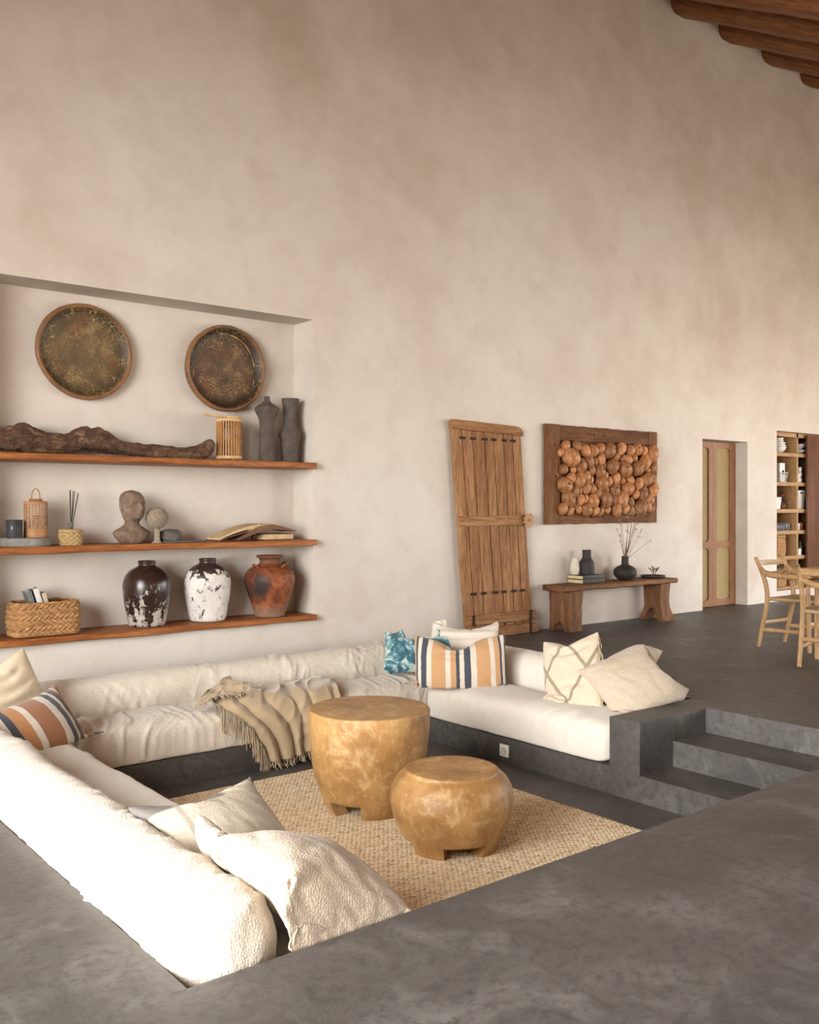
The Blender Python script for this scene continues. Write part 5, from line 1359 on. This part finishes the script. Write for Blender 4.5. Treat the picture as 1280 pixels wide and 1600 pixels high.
for x0, x1, c0, c1 in ((9.885, 10.345, 9.965, 10.265), (10.348, 10.857, 10.427, 10.730)):
    V = []; F = []; zm = .7725
    frame_ring((x0, x1, zm, 2.06), (c0, c1, .814, 1.984, .055), 0, .02, V, F); frame_ring((x0, x1, .006, zm), (c0, c1, .082, .731, .055), 0, .02, V, F)
    o = len(V); V += [(x0, 0, .006), (x0, .036, .006), (x0, .036, 2.06), (x0, 0, 2.06), (x1, 0, .006), (x1, .036, .006), (x1, .036, 2.06), (x1, 0, 2.06)]
    F += [(o, o + 1, o + 2, o + 3), (o + 4, o + 7, o + 6, o + 5), (o + 3, o + 2, o + 6, o + 7), (o, o + 4, o + 5, o + 1)]
    V = [(a - 10.37, b, c) for a, b, c in V]
    lf = raw('door_leaf', V, F, WOOD_DOOR, d1, False)
    for z0, z1 in ((.76, 2.03), (.03, .775)):
        box('cane_panel', ((c0 + c1) / 2 - 10.37, .022, (z0 + z1) / 2), (c1 - c0 + .05, .004, z1 - z0), CANEM, lf, 0)
# ------------------------------------------------------------------ pantry
t = thing('pantry_shelves', 'built-in honey wood pantry shelves behind the dining chair', 'shelving', (12.1, 6.86, .14))
def pb(name, x0, x1, y0, y1, z0, z1, m=WOOD_PANTRY): return box(name, ((x0 + x1) / 2 - 12.1, (y0 + y1) / 2 - 6.86, (z0 + z1) / 2 - .14), (x1 - x0, y1 - y0, z1 - z0), m, t, .002)
DARKP = simple('dark_back_panel', (.028, .020, .015), .8)
pb('back_panel', 11.57, 13.4, 7.07, 7.09, .14, 2.245, WOOD_PANTRY)
pb('divider', 12.190, 12.232, 6.68, 7.07, .14, 2.245); pb('side_panel', 11.565, 11.60, 6.68, 7.07, .14, 2.245); pb('divider', 13.0, 13.04, 6.68, 7.07, .14, 2.245)
pb('top_board', 11.60, 13.4, 6.68, 7.07, 2.19, 2.245)
SZ = [.14, .583, .925, 1.214, 1.578, 1.975]
for z in SZ: pb('shelf_board', 11.60, 12.99, 6.675, 7.07, z - .05 if z > .2 else z, z if z > .2 else z + .03)
SZ = [z + .0015 for z in SZ]
o = thing('door_2', None, None, (12.9, 6.640, .1)); o['kind'] = 'structure'
box('sliding_panel', (.0, 0, 1.065), (1.03, .03, 2.13), WOOD_SLIDE, o, .004)
CHINA = Mat('white_china', .25, Base_Color=(.70, .68, .64), Specular_IOR_Level=.5).m
CHINAD = Mat('grey_china', .3, Base_Color=(.42, .41, .40)).m
BOWL = lambda r, h: [(0, 0), (r * .5, 0), (r * .55, .006), (r * .85, h * .45), (r, h * .9), (r, h), (r - .005, h), (r * .8, h * .5), (r * .4, .01), (0, .01)]
def dish(name, label, cat, x, y, z, prof, mat, group=None):
    o = recalc(lathe(name, prof, mat, None, 28)); o.location = (x, y, z); return tag(o, label, cat, group)
zz = SZ[5]
for k, (r, h, nm) in enumerate(((.115, .075, 'lowest'), (.112, .05, 'second from the bottom'), (.108, .05, 'third from the bottom'), (.085, .045, 'fourth from the bottom'), (.083, .045, 'topmost'))):
    dish('serving_bowl', 'white bowl %s of the stack on the uppermost pantry shelf' % nm, 'bowl', 11.905, 6.80, zz, BOWL(r, h), CHINA, 'white bowls on the uppermost pantry shelf'); zz += h * .70
dish('serving_bowl', 'wide grey bowl low in the shaded compartment of the uppermost pantry shelf', 'bowl', 12.42, 6.80, SZ[5], BOWL(.12, .055), CHINAD, 'grey bowls on the uppermost pantry shelf')
dish('serving_bowl', 'grey bowl stacked high in the shaded compartment of the uppermost pantry shelf', 'bowl', 12.42, 6.80, SZ[5] + .055, BOWL(.115, .08), CHINAD, 'grey bowls on the uppermost pantry shelf')
# wire basket with a box
WIRE = Mat('white_wire', .4, Base_Color=(.72, .71, .69)).m
t2 = thing('wire_basket', 'white wire basket on the second pantry shelf, holding a white carton', 'basket', (11.90, 6.77, SZ[4]))
L = []
for k in range(9):
    a = -.105 + .21 * k / 8
    for y in (-.07, .07): L.append(([(a * .8, y * .8, .004), (a, y, .13)], .003))
for k in range(5):
    b = -.07 + .14 * k / 4
    for x in (-.105, .105): L.append(([(x * .8, b * .8, .004), (x, b, .13)], .003))
for s, z in ((.8, .004), (.92, .075), (1, .13)): L.append(([(-.105 * s, -.07 * s, z), (.105 * s, -.07 * s, z), (.105 * s, .07 * s, z), (-.105 * s, .07 * s, z), (-.105 * s, -.07 * s, z)], .0045))
for k in range(6): x = -.08 + .032 * k; L.append(([(x, -.055, .004), (x, .055, .004)], .003))
tubes('wire', L, WIRE, t2, 5)
t2 = thing('carton', 'white carton printed with a dark ring, standing in the wire basket', 'box', (11.905, 6.77, SZ[4] + .008))
box('carton_body', (0, 0, .125), (.13, .09, .25), CHINA, t2, .003)
o = lathe('printed_ring', [(.030, 0), (.030, .001), (.018, .001), (.018, 0)], IRON, t2, 24); o.rotation_euler = (PI / 2, 0, 0); o.location = (.015, -.0452, .125)
# rolled towels / cups in the shaded compartment
for x, z, nm in ((12.375, 0, 'lower'), (12.375, .075, 'middle'), (12.375, .145, 'topmost')):
    dish('cup', '%s white cup of the cup tower on the second pantry shelf' % nm, 'cup', x, 6.76, SZ[4] + z, [(0, 0), (.038, 0), (.046, .02), (.048, .07), (.044, .07), (.04, .012), (0, .01)], CHINA, 'white cups on the second pantry shelf')
dish('canister', 'plain white canister beside the cup tower on the second pantry shelf', 'canister', 12.285, 6.74, SZ[4], [(0, 0), (.04, 0), (.042, .004), (.042, .11), (.036, .12), (0, .12)], CHINA)
# tubs, flowers
t2 = thing('storage_tub', 'white tub with a dark handle hole on the middle pantry shelf, in the shaded compartment', 'tub', (12.37, 6.77, SZ[3]))
V = [(-.075, -.05, 0), (.075, -.05, 0), (.075, .05, 0), (-.075, .05, 0), (-.10, -.065, .25), (.10, -.065, .25), (.10, .065, .25), (-.10, .065, .25)]
raw('tub_body', V, [(0, 3, 2, 1), (0, 1, 5, 4), (1, 2, 6, 5), (2, 3, 7, 6), (3, 0, 4, 7), (4, 5, 6, 7)], CHINA, t2, False)
box('rim', (0, 0, .25), (.215, .145, .014), CHINA, t2, .003); box('handle_hole', (0, -.0645, .222), (.065, .004, .022), IRON, t2, 0)
t2 = thing('storage_tub', 'white tub half hidden by the wall edge on the middle pantry shelf', 'tub', (11.78, 6.75, SZ[3]))
V = [(-.05, -.04, 0), (.04, -.04, 0), (.04, .04, 0), (-.05, .04, 0), (-.06, -.05, .16), (.058, -.05, .16), (.058, .05, .16), (-.06, .05, .16)]
raw('tub_body', V, [(0, 3, 2, 1), (0, 1, 5, 4), (1, 2, 6, 5), (2, 3, 7, 6), (3, 0, 4, 7), (4, 5, 6, 7)], CHINA, t2, False)
box('handle_hole', (.02, -.049, .135), (.022, .004, .014), IRON, t2, 0)
t2 = thing('dried_posy', 'dried posy of dark leaves and rust red blooms on the middle pantry shelf', 'flowers', (11.975, 6.78, SZ[3]))
recalc(lathe('pot', [(0, 0), (.045, 0), (.055, .05), (.05, .07), (.042, .07), (0, .06)], simple('rust_pot', (.15, .05, .03), .7), t2, 20))
r = random.Random(8); L = []; bm = bmesh.new(); bm2 = bmesh.new()
for k in range(16):
    a = r.uniform(0, 2 * PI); q = r.uniform(.02, .09); z = r.uniform(.09, .23); p = (q * math.cos(a), q * math.sin(a) * .6, z); L.append(([(0, 0, .05), (p[0] * .5, p[1] * .5, z * .7), p], .002))
    rr = bmesh.ops.create_icosphere(bm if k % 3 else bm2, subdivisions=1, radius=r.uniform(.010, .02))
    for v in rr['verts']: v.co = Vector((v.co.x, v.co.y, v.co.z * 1.4)) + Vector(p)
tubes('stems', L, STEM, t2, 5); bm_obj('dark_leaves', bm, simple('dark_leaf', (.03, .028, .022), .8), t2, True); bm_obj('blooms', bm2, simple('rust_bloom', (.25, .06, .03), .8), t2, True)
# glasses
GL = Mat('drinking_glass', .05, Base_Color=(.75, .80, .85), Transmission_Weight=.85, IOR=1.45).m
for k, nm in enumerate(('nearest the wall edge', 'second from the wall edge', 'third from the wall edge', 'fourth from the wall edge', 'nearest the divider')):
    dish('drinking_glass', 'clear drinking glass %s in the row on the pantry shelf' % nm, 'glass', 11.80 + .068 * k, 6.745, SZ[2], [(0, 0), (.026, 0), (.031, .10), (.029, .10), (.024, .008), (0, .008)], GL, 'drinking glasses on the pantry shelf')
dish('jar', 'short white jar beside the amber jar on the pantry shelf with the glasses', 'jar', 12.295, 6.74, SZ[2], [(0, 0), (.042, 0), (.042, .085), (.036, .095), (0, .095)], CHINA)
dish('jar', 'amber jar beside the short white jar on the pantry shelf with the glasses', 'jar', 12.415, 6.76, SZ[2], [(0, 0), (.05, 0), (.05, .09), (.045, .105), (0, .105)], simple('amber_jar', (.20, .075, .025), .3))
basket('lidded_basket', 'lidded brown wicker basket on the pantry shelf under the glasses', (11.86, 6.80, SZ[1] + .002), .21, .17, .245, SEAG, .02, 16, 9, .006, lid=True)
dish('enamel_pot', 'white enamel pot in the shaded compartment level with the lidded basket', 'pot', 12.30, 6.74, SZ[1], [(0, 0), (.055, 0), (.058, .004), (.058, .085), (.05, .09), (0, .09)], CHINA)
dish('bottle', 'pale slender bottle behind the white enamel pot in the pantry', 'bottle', 12.45, 6.77, SZ[1], [(0, 0), (.028, 0), (.028, .10), (.012, .13), (.012, .18), (0, .18)], CHINAD)
basket('wicker_basket', 'tall woven wicker basket on the pantry floor, holding a leafy bunch', (11.87, 6.80, .172), .22, .18, .235, SEAG, .03, 16, 9, .006)
t2 = thing('leafy_bunch', 'green leafy bunch with pale heads poking out of the tall wicker basket', 'plant', (11.87, 6.80, .30))
bm = bmesh.new(); bm2 = bmesh.new()
for k in range(14):
    p = Vector((r.uniform(-.08, .08), r.uniform(-.06, .05), r.uniform(.06, .15))); rr = bmesh.ops.create_icosphere(bm if k % 3 else bm2, subdivisions=2, radius=r.uniform(.018, .032))
    for v in rr['verts']: v.co = Vector((v.co.x * 1.2, v.co.y, v.co.z * .7)) + p
bm_obj('leaves', bm, simple('green_leaf', (.085, .10, .035), .7, .3, 20), t2, True); bm_obj('pale_heads', bm2, simple('garlic_white', (.50, .47, .38), .7), t2, True)

# ------------------------------------------------------------------ chairs and table
SEATW = Mat('paper_cord', .85); v_ = SEATW.co('Object'); w_ = SEATW.wave(v_, 55, .4, 1, 1, 'BANDS', 'Y')
SEATW.set(Base_Color=SEATW.ramp(w_, (.1, (.30, .20, .10)), (.6, (.47, .34, .19)))); SEATW.bump(w_, .4, .005); SEATW = SEATW.m
def spl(P, n=22):
    P = np.array(P, float); k = np.linspace(0, len(P) - 1, n); out = []
    for q in k:
        i = min(int(q), len(P) - 2); f = q - i; a, b = P[i], P[i + 1]; p0 = P[max(i - 1, 0)]; p3 = P[min(i + 2, len(P) - 1)]
        m0 = (b - p0) / 2; m1 = (p3 - a) / 2
        out.append(tuple((2 * f**3 - 3 * f**2 + 1) * a + (f**3 - 2 * f**2 + f) * m0 + (-2 * f**3 + 3 * f**2) * b + (f**3 - f**2) * m1))
    return out
def chair(label, loc, rz):
    t = thing('dining_chair', label, 'chair', (*loc, 0), rz, 'oak dining chairs at the table')
    for s in (-1, 1):
        pts = spl([(s * .222, .265, 0), (s * .222, .222, .20), (s * .222, .178, .43), (s * .222, .205, .60), (s * .224, .290, .795)], 26)
        tubes('back_leg', [(pts, list(np.interp(np.linspace(0, 1, 26), [0, .5, .75, 1], [.0165, .0215, .020, .0155])))], WOOD_OAK, t, 12)
        tubes('front_leg', [(spl([(s * .245, -.225, 0), (s * .242, -.215, .3), (s * .238, -.205, .635)], 14), list(np.interp(np.linspace(0, 1, 14), [0, .6, 1], [.0165, .0215, .016])))], WOOD_OAK, t, 12)
        tubes('arm', [(spl([(s * .222, .240, .70), (s * .234, .195, .660), (s * .247, .06, .640), (s * .252, -.10, .642), (s * .246, -.25, .646)], 24), list(np.interp(np.linspace(0, 1, 24), [0, .25, .7, 1], [.016, .021, .020, .017])))], WOOD_OAKX, t, 10, 1.25)
        tubes('side_stretcher', [([(s * .222, .235, .155), (s * .238, -.215, .165)], .0125)], WOOD_OAKX, t, 10, 1.5)
        tubes('seat_rail', [([(s * .222, .178, .435), (s * .240, -.21, .435)], .015)], WOOD_OAKX, t, 10)
    def bar(name, z, h, bow, ends_y, th=.018):
        n = 20; V = []
        for x in np.linspace(-.225, .225, n):
            q = x / .225; y = ends_y + bow * (1 - q * q); hh = h * (.8 + .2 * (1 - q * q))
            V += [(x, y - th / 2, z - hh / 2), (x, y + th / 2, z - hh / 2), (x, y + th / 2, z + hh / 2), (x, y - th / 2, z + hh / 2)]
        F = gridfaces(n, 4, False, True); F += [(0, 1, 2, 3), ((n - 1) * 4 + 3, (n - 1) * 4 + 2, (n - 1) * 4 + 1, (n - 1) * 4)]
        o = recalc(raw(name, V, F, WOOD_OAKX, t)); o.data.set_sharp_from_angle(angle=D2(35))
    bar('crest_rail', .742, .048, .030, .268)
    n = 24; pts = [(x, .235 + .02 * (1 - (x / .225) ** 2), .69 - .055 * (1 - abs(x / .225) ** 2.2)) for x in np.linspace(-.225, .225, n)]
    tubes('curved_back_rail', [(pts, list(.015 + .006 * np.cos(np.linspace(-1.4, 1.4, n))))], WOOD_OAKX, t, 10, 1.3)
    tubes('back_stretcher', [([(-.222, .225, .215), (.222, .225, .215)], .0125)], WOOD_OAKX, t, 10, 1.5)
    tubes('front_stretcher', [([(-.243, -.218, .24), (.243, -.218, .24)], .0125)], WOOD_OAKX, t, 10, 1.5)
    n = 26; X, Y = np.meshgrid(np.linspace(-1, 1, n), np.linspace(-1, 1, n), indexing='ij')
    yy = -.015 + Y * .205; xx_ = X * (.236 - .012 * (Y * .5 + .5)); z = .452 - .022 * (1 - X ** 2) * (1 - Y ** 2) * 1.0 - .012 * np.maximum(np.abs(X), np.abs(Y)) ** 8
    o = raw('woven_seat', np.stack([xx_, yy, z], -1).reshape(-1, 3), gridfaces(n, n), SEATW, t); m = o.modifiers.new('th', 'SOLIDIFY'); m.thickness = .024; m.offset = -1
    return t
chair('oak armchair with its back to the pantry shelves, seen whole beside the door', (7.957, 4.335), D2(0))
chair('oak armchair cut by the picture edge, its nearest leg closest to the sunken steps', (7.275, 3.63), D2(100))
t = thing('dining_table', 'light oak dining table between the two oak armchairs', 'table', (8.5, 3.36, 0))
box('tabletop', (0, 0, .728), (2.16, 1.38, .028), WOOD_OAKX, t, .008)
for y in (-.56, .56): box('apron', (0, y, .675), (1.72, .022, .075), WOOD_OAKX, t, .003)
for x in (-.86, .86): box('apron', (x, 0, .675), (.022, 1.12, .075), WOOD_OAKX, t, .003)
for x in (-.95, .95):
    for y in (-.575, .575): tubes('leg', [([(x, y, 0), (x * .99, y * .99, .714)], [.022, .030])], WOOD_OAK, t, 12)
# ------------------------------------------------------------------ light and camera
def area(name, loc, rot, sx, sy, power, col):
    L = bpy.data.lights.new(name, 'AREA'); L.shape = 'RECTANGLE'; L.size = sx; L.size_y = sy; L.energy = power; L.color = col
    o = bpy.data.objects.new(name, L); COL.objects.link(o); o.location = loc; o.rotation_euler = rot
    return o
# daylight outside the wide openings; their heads cut it off from the upper walls
area('daylight_west', (-6.5, 1.6, 4.4), (0, -PI / 2 + .45, 0), 8.4, 13, 6300, (1, .985, .96))
area('daylight_east', (20.5, 1.0, 3.0), (0, PI / 2 - .30, 0), 5.0, 12, 1600, (1, .965, .91))
area('daylight_far_south', (11.7, -6.6, 2.8), (PI / 2 - .3, 0, 0), 9, 5, 1350, (1, .97, .92))
W = bpy.data.worlds.new('sky'); S.world = W; W.use_nodes = True
nt = W.node_tree; bg = nt.nodes['Background']
tc = nt.nodes.new('ShaderNodeTexCoord'); sx = nt.nodes.new('ShaderNodeSeparateXYZ'); rp = nt.nodes.new('ShaderNodeValToRGB')
nt.links.new(tc.outputs['Generated'], sx.inputs[0]); nt.links.new(sx.outputs[2], rp.inputs[0]); nt.links.new(rp.outputs[0], bg.inputs[0])
rp.color_ramp.elements[0].position = .0; rp.color_ramp.elements[0].color = (1, .80, .60, 1)      # unseen ground as a warm glow, added to brighten ceiling and upper wall
rp.color_ramp.elements[1].position = .02; rp.color_ramp.elements[1].color = (.35, .38, .42, 1)
bg.inputs[1].default_value = 3.6
cam = bpy.data.cameras.new('camera'); co = bpy.data.objects.new('camera', cam); COL.objects.link(co)
co.location = (0, 0, 1.25); co.rotation_euler = (PI / 2, 0, math.radians(51.04) - PI / 2)
cam.sensor_fit = 'VERTICAL'; cam.sensor_height = 36; cam.lens = 36 * 1474 / 1600; cam.shift_y = -8.5 / 1600
cam.clip_start = .02
S.camera = co
S.view_settings.view_transform = 'Standard'; S.view_settings.look = 'None'; S.view_settings.gamma = 1; S.view_settings.use_curve_mapping = False
S.view_settings.exposure = 0.65
S.cycles.use_denoising = True
S.cycles.max_bounces = 8; S.cycles.diffuse_bounces = 5
S.cycles.sample_clamp_indirect = 8
